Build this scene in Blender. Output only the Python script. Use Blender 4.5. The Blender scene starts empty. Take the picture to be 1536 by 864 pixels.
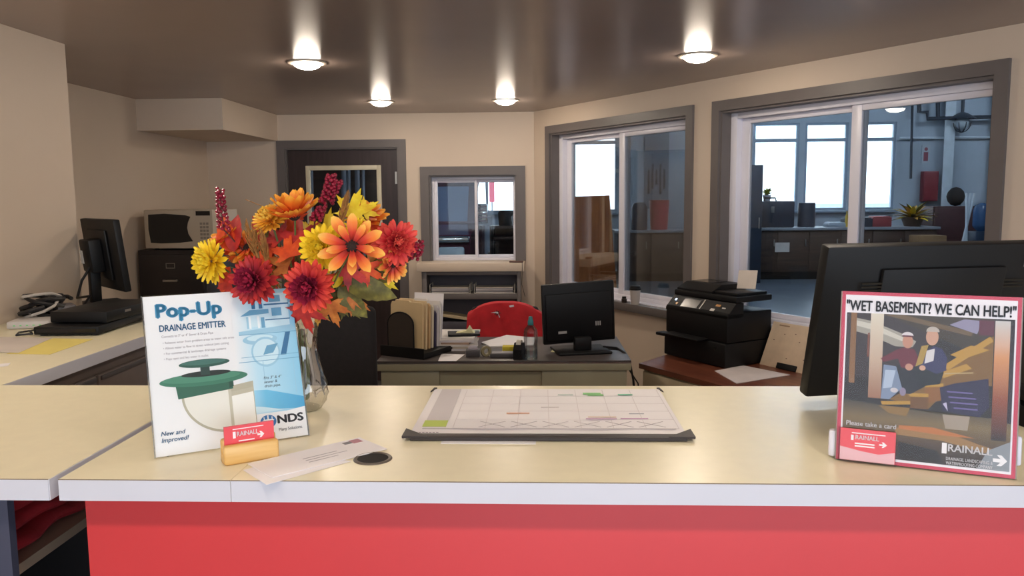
import bpy, bmesh, math, random
from mathutils import Vector, Matrix, Euler
random.seed(7)
R = math.radians
S = bpy.context.scene
COL = S.collection

# ------------------------------------------------------------ camera, world, light, exposure
YAW, PITCH, ROLL, FPX = 2.4, 6.4, 0.48, 1210.0
CAM = Vector((0, 0, 1.55))
_y, _p, _r = R(YAW), R(PITCH), R(ROLL)
FWD = Vector((-math.sin(_y) * math.cos(_p), math.cos(_y) * math.cos(_p), -math.sin(_p)))
_rt = Vector((math.cos(_y), math.sin(_y), 0))
_up = _rt.cross(FWD)
RT = _rt * math.cos(_r) - _up * math.sin(_r)
UP = _rt * math.sin(_r) + _up * math.cos(_r)
cd = bpy.data.cameras.new('camera')
cd.sensor_width = 36
cd.lens = 36 * FPX / 1536
cd.clip_start = 0.05
cam = bpy.data.objects.new('camera', cd)
COL.objects.link(cam)
cam.matrix_world = Matrix((RT, UP, -FWD)).transposed().to_4x4()
cam.location = CAM
S.camera = cam

w = bpy.data.worlds.new('overcast_sky')
S.world = w
w.use_nodes = True
bg = w.node_tree.nodes['Background']
bg.inputs[0].default_value = (0.78, 0.88, 1.0, 1)
bg.inputs[1].default_value = 3.4
S.view_settings.view_transform = 'Standard'
S.view_settings.look = 'None'
S.view_settings.gamma = 1
S.view_settings.use_curve_mapping = False
S.view_settings.exposure = 0.45


def portal(name, loc, sx, sy, rot):
    """sky portal in a real window opening: guides sampling of the daylight, gives off none itself"""
    l = bpy.data.lights.new(name, 'AREA')
    l.shape = 'RECTANGLE'
    l.size, l.size_y = sx, sy
    l.cycles.is_portal = True
    o = bpy.data.objects.new(name, l)
    COL.objects.link(o)
    o.location, o.rotation_euler = loc, rot
    return o


LAMP = 98.0       # radiance of the recessed downlight bulbs
SHOP_FILL = 48.0    # radiance of the unseen fill tubes added in the workshop


# ------------------------------------------------------------ helpers
def at(px, py, Y=None, z=None, X=None):
    d = FWD + RT * (px - 768) / FPX - UP * (py - 432) / FPX
    if Y is not None:
        t = Y / d.y
    elif z is not None:
        t = (z - CAM.z) / d.z
    else:
        t = X / d.x
    return CAM + d * t


def lin(c):
    return tuple((v / 12.92 if v <= 0.04045 else ((v + 0.055) / 1.055) ** 2.4) for v in c)


def hexc(h):
    return lin(tuple(int(h[i:i + 2], 16) / 255 for i in (0, 2, 4)))


MATS = {}


def mat(name, col, rough=0.5, metal=0.0, var=0.06, scale=8.0, bump=0.0, bscale=60.0, spec=0.5, emit=None, coat=0.0):
    """procedural material: noise-varied colour, optional fine relief"""
    if name in MATS:
        return MATS[name]
    m = bpy.data.materials.new(name)
    m.use_nodes = True
    nt = m.node_tree
    b = nt.nodes['Principled BSDF']
    c = hexc(col) if isinstance(col, str) else col
    tc = nt.nodes.new('ShaderNodeTexCoord')
    nz = nt.nodes.new('ShaderNodeTexNoise')
    nz.inputs['Scale'].default_value = scale
    nz.inputs['Detail'].default_value = 4
    nt.links.new(tc.outputs['Object'], nz.inputs['Vector'])
    rp = nt.nodes.new('ShaderNodeValToRGB')
    rp.color_ramp.elements[0].position = 0.3
    rp.color_ramp.elements[1].position = 0.7
    rp.color_ramp.elements[0].color = (*[v * (1 - var) for v in c], 1)
    rp.color_ramp.elements[1].color = (*[min(1, v * (1 + var)) for v in c], 1)
    nt.links.new(nz.outputs['Fac'], rp.inputs['Fac'])
    nt.links.new(rp.outputs['Color'], b.inputs['Base Color'])
    b.inputs['Roughness'].default_value = rough
    b.inputs['Metallic'].default_value = metal
    b.inputs['Specular IOR Level'].default_value = spec
    b.inputs['Coat Weight'].default_value = coat
    if bump:
        n2 = nt.nodes.new('ShaderNodeTexNoise')
        n2.inputs['Scale'].default_value = bscale
        nt.links.new(tc.outputs['Object'], n2.inputs['Vector'])
        bp = nt.nodes.new('ShaderNodeBump')
        bp.inputs['Strength'].default_value = bump
        bp.inputs['Distance'].default_value = 0.004
        nt.links.new(n2.outputs['Fac'], bp.inputs['Height'])
        nt.links.new(bp.outputs['Normal'], b.inputs['Normal'])
    if emit:
        b.inputs['Emission Color'].default_value = (*emit[0], 1)
        b.inputs['Emission Strength'].default_value = emit[1]
    MATS[name] = m
    return m


def wood(name, c1, c2, rough=0.4, scale=3.0, axis='X', stretch=12, spec=0.5):
    if name in MATS:
        return MATS[name]
    m = mat(name, c1, rough, spec=spec)
    nt = m.node_tree
    b = nt.nodes['Principled BSDF']
    tc = nt.nodes.new('ShaderNodeTexCoord')
    mp = nt.nodes.new('ShaderNodeMapping')
    sc = {'X': (1, stretch, stretch), 'Y': (stretch, 1, stretch), 'Z': (stretch, stretch, 1)}[axis]
    mp.inputs['Scale'].default_value = sc
    nz = nt.nodes.new('ShaderNodeTexNoise')
    nz.inputs['Scale'].default_value = scale
    nz.inputs['Detail'].default_value = 6
    nt.links.new(tc.outputs['Object'], mp.inputs['Vector'])
    nt.links.new(mp.outputs['Vector'], nz.inputs['Vector'])
    rp = nt.nodes.new('ShaderNodeValToRGB')
    rp.color_ramp.elements[0].position = 0.35
    rp.color_ramp.elements[1].position = 0.65
    rp.color_ramp.elements[0].color = (*hexc(c1), 1)
    rp.color_ramp.elements[1].color = (*hexc(c2), 1)
    nt.links.new(nz.outputs['Fac'], rp.inputs['Fac'])
    nt.links.new(rp.outputs['Color'], b.inputs['Base Color'])
    return m


def ramp_mat(name, stops, axis=1, rough=0.55, coord='Generated'):
    """colour running along one axis of the piece (petals, printed gradients)"""
    if name in MATS:
        return MATS[name]
    m = mat(name, stops[0][1], rough)
    nt = m.node_tree
    b = nt.nodes['Principled BSDF']
    tc = nt.nodes.new('ShaderNodeTexCoord')
    sp = nt.nodes.new('ShaderNodeSeparateXYZ')
    nt.links.new(tc.outputs[coord], sp.inputs[0])
    rp = nt.nodes.new('ShaderNodeValToRGB')
    e = rp.color_ramp.elements
    while len(e) < len(stops):
        e.new(0.5)
    for k, (p, c) in enumerate(stops):
        e[k].position = p
        e[k].color = (*hexc(c), 1)
    nt.links.new(sp.outputs[axis], rp.inputs['Fac'])
    nt.links.new(rp.outputs['Color'], b.inputs['Base Color'])
    return m


def clear(name, tint=(1, 1, 1), refl=0.08, rough=0.02, edge=0.35, gain=0.6):
    """thin clear glass or plastic: see-through with a Fresnel-weighted gloss"""
    if name in MATS:
        return MATS[name]
    m = bpy.data.materials.new(name)
    m.use_nodes = True
    nt = m.node_tree
    nt.nodes.remove(nt.nodes['Principled BSDF'])
    out = nt.nodes['Material Output']
    tr = nt.nodes.new('ShaderNodeBsdfTransparent')
    tr.inputs[0].default_value = (*tint, 1)
    gl = nt.nodes.new('ShaderNodeBsdfGlossy')
    gl.inputs['Roughness'].default_value = rough
    fr = nt.nodes.new('ShaderNodeLayerWeight')
    fr.inputs['Blend'].default_value = edge
    ma = nt.nodes.new('ShaderNodeMath')
    ma.operation = 'MULTIPLY_ADD'
    ma.inputs[1].default_value = gain
    ma.inputs[2].default_value = refl
    ma.use_clamp = True
    nt.links.new(fr.outputs['Fresnel'], ma.inputs[0])
    mx = nt.nodes.new('ShaderNodeMixShader')
    nt.links.new(ma.outputs[0], mx.inputs[0])
    nt.links.new(tr.outputs[0], mx.inputs[1])
    nt.links.new(gl.outputs[0], mx.inputs[2])
    nt.links.new(mx.outputs[0], out.inputs['Surface'])
    MATS[name] = m
    return m


def pane_mat():
    """window glass with the uncoated reflectance of real panes, slightly dusty"""
    return clear('window_glass', (0.93, 0.96, 0.97), 0.0, 0.0, 0.28)


class MB:
    """collects shapes, builds ONE mesh object"""

    def __init__(s):
        s.bm = bmesh.new()
        s.mi = 0

    def _new(s, verts, M=None):
        if M is not None:
            bmesh.ops.transform(s.bm, matrix=M, verts=verts)
        fs = set()
        for v in verts:
            for f in v.link_faces:
                fs.add(f)
        for f in fs:
            f.material_index = s.mi

    def box(s, x0, x1, y0, y1, z0, z1, bev=0.0, M=None, seg=2):
        r = bmesh.ops.create_cube(s.bm, size=1.0)
        vs = r['verts']
        c = ((x0 + x1) / 2, (y0 + y1) / 2, (z0 + z1) / 2)
        for v in vs:
            v.co = Vector((c[0] + v.co.x * (x1 - x0), c[1] + v.co.y * (y1 - y0), c[2] + v.co.z * (z1 - z0)))
        if bev:
            es = list({e for v in vs for e in v.link_edges})
            q = bmesh.ops.bevel(s.bm, geom=es, offset=bev, segments=seg, affect='EDGES', profile=0.5)
            vs = list({v for f in q['faces'] for v in f.verts} | {v for v in vs if v.is_valid})
        s._new(vs, M)
        return s

    def cyl(s, p0, p1, r0, r1=None, n=16, caps=True):
        r1 = r0 if r1 is None else r1
        p0, p1 = Vector(p0), Vector(p1)
        d = p1 - p0
        r = bmesh.ops.create_cone(s.bm, cap_ends=caps, segments=n, radius1=r0, radius2=r1, depth=d.length)
        q = d.to_track_quat('Z', 'Y').to_matrix().to_4x4()
        s._new(r['verts'], Matrix.Translation((p0 + p1) / 2) @ q)
        return s

    def sphere(s, c, r, sub=2, sc=(1, 1, 1)):
        q = bmesh.ops.create_icosphere(s.bm, subdivisions=sub, radius=r)
        s._new(q['verts'], Matrix.Translation(c) @ Matrix.Diagonal((*sc, 1)))
        return s

    def tube(s, pts, r, n=8, r1=None, closed=False):
        pts = [Vector(p) for p in pts]
        rings = []
        up = Vector((0.13, 0.21, 1)).normalized()
        for i, p in enumerate(pts):
            a = pts[i - 1] if i else p
            b = pts[i + 1] if i < len(pts) - 1 else p
            t = (b - a).normalized()
            x = t.cross(up)
            if x.length < 1e-4:
                x = t.cross(Vector((1, 0, 0)))
            x.normalize()
            y = x.cross(t)
            rr = r if r1 is None else r + (r1 - r) * i / (len(pts) - 1)
            rings.append([s.bm.verts.new(p + (x * math.cos(k * 2 * math.pi / n) + y * math.sin(k * 2 * math.pi / n)) * rr) for k in range(n)])
        fs = []
        for i in range(len(rings) - 1):
            for k in range(n):
                fs.append(s.bm.faces.new((rings[i][k], rings[i][(k + 1) % n], rings[i + 1][(k + 1) % n], rings[i + 1][k])))
        fs.append(s.bm.faces.new(rings[0][::-1]))
        fs.append(s.bm.faces.new(rings[-1]))
        for f in fs:
            f.material_index = s.mi
        return s

    def lathe(s, prof, n=32, c=(0, 0, 0), rib=0.0, ribs=0, twist=0.0, capb=True, capt=False):
        c = Vector(c)
        rings = []
        for (r, z) in prof:
            ring = []
            for k in range(n):
                a = 2 * math.pi * k / n
                rr = r * (1 + (rib * math.cos(ribs * (a + twist * z)) if ribs else 0))
                ring.append(s.bm.verts.new(c + Vector((rr * math.cos(a), rr * math.sin(a), z))))
            rings.append(ring)
        fs = []
        for i in range(len(rings) - 1):
            for k in range(n):
                fs.append(s.bm.faces.new((rings[i][k], rings[i][(k + 1) % n], rings[i + 1][(k + 1) % n], rings[i + 1][k])))
        if capb:
            fs.append(s.bm.faces.new(rings[0][::-1]))
        if capt:
            fs.append(s.bm.faces.new(rings[-1]))
        for f in fs:
            f.material_index = s.mi
        return s

    def prism(s, outline, y0, y1, plane='xz'):
        """closed 2-D outline pushed from y0 to y1"""
        def P(u, v, d):
            return {'xz': (u, d, v), 'xy': (u, v, d), 'yz': (d, u, v)}[plane]
        A = [s.bm.verts.new(P(u, v, y0)) for u, v in outline]
        B = [s.bm.verts.new(P(u, v, y1)) for u, v in outline]
        fs = [s.bm.faces.new(A), s.bm.faces.new(B[::-1])]
        n = len(A)
        for k in range(n):
            fs.append(s.bm.faces.new((A[k], B[k], B[(k + 1) % n], A[(k + 1) % n])))
        for f in fs:
            f.material_index = s.mi
        return s

    def face(s, pts):
        f = s.bm.faces.new([s.bm.verts.new(p) for p in pts])
        f.material_index = s.mi
        return s

    def grid(s, fn, nu, nv):
        vs = [[s.bm.verts.new(fn(i / nu, j / nv)) for j in range(nv + 1)] for i in range(nu + 1)]
        for i in range(nu):
            for j in range(nv):
                f = s.bm.faces.new((vs[i][j], vs[i + 1][j], vs[i + 1][j + 1], vs[i][j + 1]))
                f.material_index = s.mi
        return s

    def mesh(s, name, mats, smooth=False, norm=True):
        if norm:
            bmesh.ops.recalc_face_normals(s.bm, faces=s.bm.faces[:])
        me = bpy.data.meshes.new(name)
        s.bm.to_mesh(me)
        s.bm.free()
        for m in (mats if isinstance(mats, (list, tuple)) else [mats]):
            me.materials.append(m)
        if smooth:
            me.polygons.foreach_set('use_smooth', [True] * len(me.polygons))
            me.set_sharp_from_angle(angle=R(40))
        return me

    def build(s, name, mats, parent=None, smooth=False, loc=None, rot=None, norm=True):
        o = bpy.data.objects.new(name, s.mesh(name, mats, smooth, norm))
        COL.objects.link(o)
        if parent:
            o.parent = parent
        if loc is not None:
            o.location = loc
        if rot is not None:
            o.rotation_euler = rot
        return o


def bx(name, m, parent, x0, x1, y0, y1, z0, z1, bev=0.0, **k):
    return MB().box(x0, x1, y0, y1, z0, z1, bev).build(name, m, parent, smooth=bev > 0, **k)


def thing(name, label, cat, loc=(0, 0, 0), rz=0.0, group=None, rx=0.0):
    o = bpy.data.objects.new(name, None)
    COL.objects.link(o)
    o.empty_display_size = 0.05
    o.location = loc
    o.rotation_euler = (rx, 0, rz)
    o['label'], o['category'] = label, cat
    if group:
        o['group'] = group
    return o


def tag(o, label, cat, group=None):
    o['label'], o['category'] = label, cat
    if group:
        o['group'] = group
    return o


def struct(o, label=None, cat=None):
    o['kind'] = 'structure'
    if label:
        o['label'] = label
    if cat:
        o['category'] = cat
    return o


def sthing(name, label, cat, loc=(0, 0, 0), rz=0.0):
    o = thing(name, label, cat, loc, rz)
    o['kind'] = 'structure'
    return o


def text(name, s, m, parent, x, y, z, width=None, height=None, bold=0.0, shear=0.0, align='LEFT', spacing=1.0, thick=0.0002):
    """lettering standing in the local xz plane, facing -y; width/height scale the line"""
    cu = bpy.data.curves.new(name, 'FONT')
    cu.body = s
    cu.size = 1.0
    cu.shear = shear
    cu.space_character = spacing
    cu.resolution_u = 4
    o = bpy.data.objects.new(name, cu)
    COL.objects.link(o)
    me = bpy.data.meshes.new_from_object(o)
    bpy.data.objects.remove(o)
    bpy.data.curves.remove(cu)
    xs = [v.co.x for v in me.vertices]
    ys = [v.co.y for v in me.vertices]
    W, H = max(xs) - min(xs), max(ys) - min(ys)
    cap = 0.72
    sy = height / cap if height else width / W
    sx = width / W if width else sy
    x0 = min(xs)
    for v in me.vertices:
        u, t = (v.co.x - x0) * sx, v.co.y * sy
        if align == 'CENTER':
            u -= W * sx / 2
        v.co = Vector((u, 0, t))
    if bold:      # heavier strokes: the same outlines once more, a little to either side
        bm = bmesh.new()
        for dx, dz in ((-0.5, 0), (0.5, 0), (0, 0.35), (0, -0.35)):
            n0 = len(bm.verts)
            bm.from_mesh(me)
            bm.verts.ensure_lookup_table()
            for v in bm.verts[n0:]:
                v.co.x += dx * bold * sx * 1.6
                v.co.z += dz * bold * sy * 1.6
        bm.to_mesh(me)
        bm.free()
    me.materials.append(m)
    o = bpy.data.objects.new(name, me)
    COL.objects.link(o)
    o.parent = parent
    o.location = (x, y, z)
    return o


def copy_tree(o, parent=None):
    c = o.copy()
    COL.objects.link(c)
    if parent:
        c.parent = parent
    for ch in list(o.children):
        copy_tree(ch, c)
    return c


# ------------------------------------------------------------ palette
M_wall = mat('wall_paint', 'd2c0ad', 0.6, var=0.03, scale=1.5, bump=0.08, bscale=180)
M_ceil = mat('ceiling_gloss_paint', '9e8b81', 0.26, var=0.03, scale=2, bump=0.03, bscale=9)
M_floor = mat('floor_vinyl', '6a625c', 0.5, var=0.1, scale=6)
M_trim = mat('grey_trim_paint', '67605e', 0.45, var=0.04)
M_white = mat('white_vinyl', 'dedce6', 0.35, var=0.02)
M_cream = mat('cream_laminate', 'f1e9cb', 0.3, var=0.02, scale=30)
M_edge = mat('white_edge_band', 'd9d8e0', 0.4, var=0.015)
M_red = mat('red_laminate', 'd23a3e', 0.5, var=0.03, scale=3)
M_dark = mat('black_plastic', '101012', 0.5, var=0.08, spec=0.3)
M_gloss = mat('black_gloss', '141416', 0.22, var=0.05)
M_grey = mat('charcoal_paint', '4d4a4d', 0.5, var=0.05)
M_paper = mat('white_paper', 'f3f0f3', 0.7, var=0.015)
M_cable = mat('black_cable', '18171a', 0.5)
M_wcable = mat('grey_cable', 'b9b2aa', 0.5)
M_metal = mat('brushed_metal', 'a8a5a0', 0.35, 1.0)
GLASS = pane_mat()

# ============================================================ THE SETTING
CZ = 2.24                      # office ceiling
BW = 6.66                      # back wall face
P0 = Vector((-0.09, BW, 0))    # corner of back wall and slanted right wall
WA = R(32.66)
WROT = WA - math.pi / 2        # local x runs along the slanted wall towards the camera, y out of the room
LW = -2.12                     # near left wall face
AW = -2.80                     # alcove wall face

o = MB().prism([(-2.95, -2.6), (5.95, -2.6), (0.02, 6.8), (-2.95, 6.8)], -0.05, 0.0, 'xy').build('floor', M_floor)
struct(o, 'grey vinyl floor of the office', 'floor')
M_conc = mat('shop_concrete', '565e68', 0.3, var=0.25, scale=1.3, bump=0.05, bscale=6)
o = bx('floor_shop', M_conc, None, -7.2, 13.2, -3, 17.2, -0.15, -0.051)
struct(o, 'smooth grey concrete workshop floor beyond the windows', 'floor')
o = MB().prism([(-2.95, -2.75), (6.1, -2.75), (0.05, 6.8), (-2.95, 6.8)], CZ, CZ + 0.1, 'xy').build('ceiling', M_ceil)
struct(o, 'glossy taupe painted office ceiling', 'ceiling')

o = MB().box(-2.95, LW, -2.6, 3.58, 0, CZ).build('wall_left', M_wall)
struct(o, 'beige left wall beside the side counter', 'wall')
o = MB().box(-2.95, AW, 3.58, BW, 0, CZ).build('wall_alcove', M_wall)
struct(o, 'beige recessed wall behind the filing cabinet', 'wall')
SX, SY, SZ = -2.2, 5.52, 2.028
o = MB().box(AW, SX, SY, BW, SZ, CZ).build('wall_soffit', M_wall)
struct(o, 'boxed beige soffit under the ceiling in the back left corner', 'wall')

DX0, DX1, DZ = -2.147, -1.205, 1.967
NX0, NX1, NZ0, NZ1 = -0.955, -0.235, 1.03, 1.735
b = MB()
for x0, x1, z0, z1 in ((-2.95, DX0, 0, CZ), (DX0, DX1, DZ, CZ), (DX1, NX0, 0, CZ), (NX0, NX1, 0, NZ0), (NX0, NX1, NZ1, CZ), (NX1, 0.02, 0, CZ)):
    b.box(x0, x1, BW, BW + 0.14, z0, z1)
struct(b.build('wall_back', M_wall), 'beige back wall with dark door and small sliding window', 'wall')

# slanted right wall: openings as (s0, s1, z0, z1)
WINS = [(0.25, 1.808, 0.815, 2.046), (2.093, 3.687, 0.812, 2.046)]
WT = 0.15
b = MB()
b.box(0, WINS[0][0], 0, WT, 0, CZ).box(WINS[0][1], WINS[1][0], 0, WT, 0, CZ).box(WINS[1][1], 11.0, 0, WT, 0, CZ)
for s0, s1, z0, z1 in WINS:
    b.box(s0, s1, 0, WT, 0, z0).box(s0, s1, 0, WT, z1, CZ)
struct(b.build('wall_right', M_wall, loc=P0, rot=(0, 0, WROT)), 'beige slanted right wall with two big sliding windows', 'wall')

b = MB()   # storefront behind the camera: the daylight that falls on the counter comes through it
b.box(-2.95, -1.95, -2.75, -2.6, 0, CZ).box(5.2, 6.1, -2.75, -2.6, 0, CZ).box(-1.95, 5.2, -2.75, -2.6, 0, 0.45).box(-1.95, 5.2, -2.75, -2.6, 2.12, CZ)
struct(b.build('wall_front', M_wall), 'storefront wall behind the viewer', 'wall')
portal('daylight_portal_storefront', (1.625, -2.68, 1.285), 7.15, 1.67, (R(90), 0, 0))

# workshop shell
M_shop = mat('shop_wall_paint', 'a9b4c0', 0.6, var=0.12, scale=0.8)
M_shopd = mat('shop_steel_frame', '8f9eae', 0.45, var=0.06)
FARW = [(-1.25, -0.36), (0.58, 1.50), (4.28, 5.21), (5.33, 6.20), (6.38, 7.16)]
FZ0, FZ1 = 1.235, 3.02
b = MB()
xs = [-7.2] + [v for p in FARW for v in p] + [13.2]
for k in range(0, len(xs), 2):
    b.box(xs[k], xs[k + 1], 17, 17.2, 0, 4.6)
for x0, x1 in FARW:
    b.box(x0, x1, 17, 17.2, 0, FZ0).box(x0, x1, 17, 17.2, FZ1, 4.6)
struct(b.build('wall_shop_far', M_shop), 'pale blue grey far wall of the workshop with tall windows', 'wall')
for k, (x0, x1) in enumerate(FARW):
    portal('daylight_portal_shop', ((x0 + x1) / 2, 17.12, (FZ0 + FZ1) / 2), x1 - x0, FZ1 - FZ0, (R(-90), 0, 0))
    names = ['seen through the small back window', 'behind the brown board', 'leftmost of three seen through the big window', 'middle one of three seen through the big window', 'rightmost of three seen through the big window']
    t = sthing('window_%d' % (k + 4), 'bright workshop window with transom, ' + names[k], 'window', ((x0 + x1) / 2, 17, FZ0))
    hw, hh = (x1 - x0) / 2, FZ1 - FZ0
    f = MB()
    f.box(-hw, -hw + 0.05, 0.02, 0.1, 0, hh).box(hw - 0.05, hw, 0.02, 0.1, 0, hh).box(-hw + 0.05, hw - 0.05, 0.02, 0.1, 0, 0.05).box(-hw + 0.05, hw - 0.05, 0.02, 0.1, hh - 0.05, hh)
    f.build('window_frame', M_shopd, t)
    bx('transom_bar', M_shopd, t, -hw + 0.05, hw - 0.05, 0.0, 0.1, 1.40, 1.47)
    bx('pane', GLASS, t, -hw + 0.05, hw - 0.05, 0.05, 0.058, 0.05, 1.40)
    bx('pane', GLASS, t, -hw + 0.05, hw - 0.05, 0.05, 0.058, 1.47, hh - 0.05)
    bx('window_sill', M_shopd, t, -hw - 0.05, hw + 0.05, -0.1, 0.0, -0.05, 0.0, 0.005)
b = MB()
b.box(-7.2, -7.0, -2.75, 17, 0, 4.6)
struct(b.build('wall_shop_left', M_shop), 'left wall of the workshop', 'wall')
struct(bx('wall_shop_right', M_shop, None, 13.0, 13.2, -2.75, 17, 0, 4.6), 'right wall of the workshop', 'wall')
b = MB().box(-7.2, -2.95, -2.95, -2.75, 0, 4.6).box(6.1, 13.2, -2.95, -2.75, 0, 4.6).box(-2.95, 6.1, -2.95, -2.75, CZ, 4.6)
struct(b.build('wall_shop_near', M_shop), 'near wall of the workshop', 'wall')
struct(bx('ceiling_shop', M_shop, None, -7.2, 13.2, -2.95, 17.2, 4.6, 4.75), 'high workshop ceiling', 'ceiling')
M_fill_tube = mat('cool_fill_tube', 'ffffff', emit=((0.72, 0.86, 1.0), SHOP_FILL))
for k, (x, y) in enumerate(((4.5, 14.2), (9.3, 14.2), (6.5, 9.5), (-1.2, 8.4), (1.7, 7.0), (2.2, 13.0))):  # added out of view to brighten the hall, plywood board and truck front
    t = thing('fill_tube_light', 'long unseen fill tube added high under the workshop ceiling, ' + ('over the long workbench', 'at the far right end', 'in the middle of the hall', 'above the truck', 'nearest the sliding windows', 'over the short workbench')[k], 'light', (x, y, 4.28), 0, 'added workshop fill tubes')
    bx('housing', M_white, t, -0.75, 0.75, -0.12, 0.12, 0.03, 0.09, 0.01)
    for sy in (-0.06, 0.06):
        MB().cyl((-0.72, sy, 0), (0.72, sy, 0), 0.028, n=12).build('tube', M_fill_tube, t, True)
    for sx in (-0.6, 0.6):
        MB().cyl((sx, 0, 0.09), (sx, 0, 0.32), 0.006, n=6).build('hanger', M_metal, t)


# ------------------------------------------------------------ sliding windows of the office
def slider(t, x0, x1, z0, z1, yf, mull, fw=0.055, sash=0.045, left_front=False, ft=0.024, sh=0.022):
    """white vinyl horizontal slider: outer frame, two sashes, two panes; glass plane near y = yf"""
    f = MB()
    fr = fw * 0.5
    f.box(x0, x0 + fw, yf, yf + 0.075, z0, z1, 0.003).box(x1 - fr, x1, yf, yf + 0.075, z0, z1, 0.003)
    f.box(x0 + fw, x1 - fr, yf, yf + 0.075, z1 - ft, z1, 0.003).box(x0 + fw, x1 - fr, yf, yf + 0.075, z0, z0 + ft, 0.003)
    f.build('window_frame', M_white, t, True)
    for k, (a, b_) in enumerate(((x0 + fw, mull + sash / 2), (mull - sash / 2, x1 - fr))):
        yy = yf + (0.012 if (k == 0) == left_front else 0.042)
        q = MB()
        za, zb = z0 + ft, z1 - ft
        sr = sash if k == 0 else sash * 0.35
        q.box(a, a + sash, yy, yy + 0.026, za, zb, 0.003).box(b_ - sr, b_, yy, yy + 0.026, za, zb, 0.003)
        q.box(a + sash, b_ - sr, yy, yy + 0.026, za, za + sh, 0.003).box(a + sash, b_ - sr, yy, yy + 0.026, zb - sh, zb, 0.003)
        so = q.build('sash', M_white, t, True)
        bx('pane', GLASS, so, a + sash, b_ - sr, yy + 0.01, yy + 0.016, za + sh, zb - sh)
        if k == 0:
            bx('latch', M_white, so, b_ - sash * 0.8, b_ - sash * 0.3, yy - 0.012, yy, (za + zb) / 2 - 0.04, (za + zb) / 2 + 0.04, 0.003)


def casing(t, x0, x1, z0, z1, w, y0=-0.018, bottom=False):
    """flat trim boards with mitred corners round an opening, and the jamb boards lining it"""
    q = [[(x0 - w, z0 - (w if bottom else 0)), (x0, z0), (x0, z1), (x0 - w, z1 + w)],
         [(x1 + w, z0 - (w if bottom else 0)), (x1, z0), (x1, z1), (x1 + w, z1 + w)],
         [(x0, z1), (x1, z1), (x1 + w, z1 + w), (x0 - w, z1 + w)]]
    for ol in q:
        MB().prism(ol, y0, 0.0, 'xz').build('casing_board', M_trim, t)
    bx('jamb_board', M_trim, t, x0, x0 + 0.012, 0.0, 0.1, z0, z1)
    bx('jamb_board', M_trim, t, x1 - 0.012, x1, 0.0, 0.1, z0, z1)
    bx('jamb_board', M_trim, t, x0 + 0.012, x1 - 0.012, 0.0, 0.1, z1 - 0.012, z1)


labs = ['white framed sliding window in grey casing left of the printer', 'large white framed sliding window in grey casing above the low cabinet']
for k, (s0, s1, z0, z1) in enumerate(WINS):
    t = sthing('window_%d' % (k + 2), labs[k], 'window', P0, WROT)
    casing(t, s0, s1, z0, z1, 0.06)
    slider(t, s0 + 0.012, s1 - 0.012, z0, z1 - 0.012, 0.07, (1.047, 2.956)[k], 0.05, 0.06, ft=0.034, sh=0.03)
    bx('window_sill', M_trim, t, s0 - 0.06, s1 + 0.06, -0.05 if k == 0 else -0.02, 0.0, z0 - 0.055, z0, 0.004)
    bx('sill_board', M_white, t, s0 + 0.012, s1 - 0.012, 0.0, 0.07, z0 - 0.002, z0 + 0.006)
t = sthing('window_1', 'small white sliding window in grey casing over the bookcase', 'window', (0, BW, 0))
casing(t, NX0, NX1, NZ0, NZ1, 0.072)
slider(t, NX0 + 0.012, NX1 - 0.012, NZ0, NZ1 - 0.012, 0.055, -0.575, 0.024, 0.024, True)

# dark door with a glazed panel
M_door = wood('dark_stained_door', '2c201f', '38292a', 0.4, 2.5, 'Z')
M_ivory = mat('ivory_bead', 'c9bfa6', 0.4)
t = sthing('door_1', 'dark brown door with cream framed glass behind the flowers', 'door', (0, BW, 0))
gx0, gx1, gz0, gz1 = -1.955, -1.385, 0.95, 1.795
d = MB()
d.box(DX0 + 0.015, gx0, 0.03, 0.075, 0.01, DZ - 0.015).box(gx1, DX1 - 0.015, 0.03, 0.075, 0.01, DZ - 0.015)
d.box(gx0, gx1, 0.03, 0.075, 0.01, gz0).box(gx0, gx1, 0.03, 0.075, gz1, DZ - 0.015)
sl = d.build('door_slab', M_door, t)
q = MB()
for a in ((gx0 - 0.03, gx0 + 0.008, gz0 - 0.03, gz1 + 0.03), (gx1 - 0.008, gx1 + 0.03, gz0 - 0.03, gz1 + 0.03)):
    q.box(a[0], a[1], 0.015, 0.035, a[2], a[3], 0.004)
q.box(gx0, gx1, 0.015, 0.035, gz1 - 0.008, gz1 + 0.03, 0.004).box(gx0, gx1, 0.015, 0.035, gz0 - 0.03, gz0 + 0.008, 0.004)
q.build('glazing_bead', M_ivory, sl, True)
bx('pane', GLASS, sl, gx0, gx1, 0.048, 0.054, gz0, gz1)
casing(t, DX0, DX1, 0.0, DZ, 0.064)
for hz in (1.72, 1.0, 0.25):
    h = MB().cyl((DX1 - 0.012, 0.018, hz - 0.05), (DX1 - 0.012, 0.018, hz + 0.05), 0.007, n=10)
    h.box(DX1 - 0.035, DX1 - 0.012, 0.024, 0.03, hz - 0.05, hz + 0.05)
    h.build('hinge', M_metal, t, True)
k = MB().cyl((DX0 + 0.08, 0.03, 0.95), (DX0 + 0.08, -0.03, 0.95), 0.012, n=12).sphere((DX0 + 0.08, -0.045, 0.95), 0.028, 2)
k.build('door_knob', M_metal, t, True)

# recessed downlights
M_bulb = mat('warm_flood_bulb', 'ffffff', emit=((1.0, 0.86, 0.70), LAMP))
M_ring = mat('downlight_ring', 'b8ab9c', 0.35)


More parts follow.
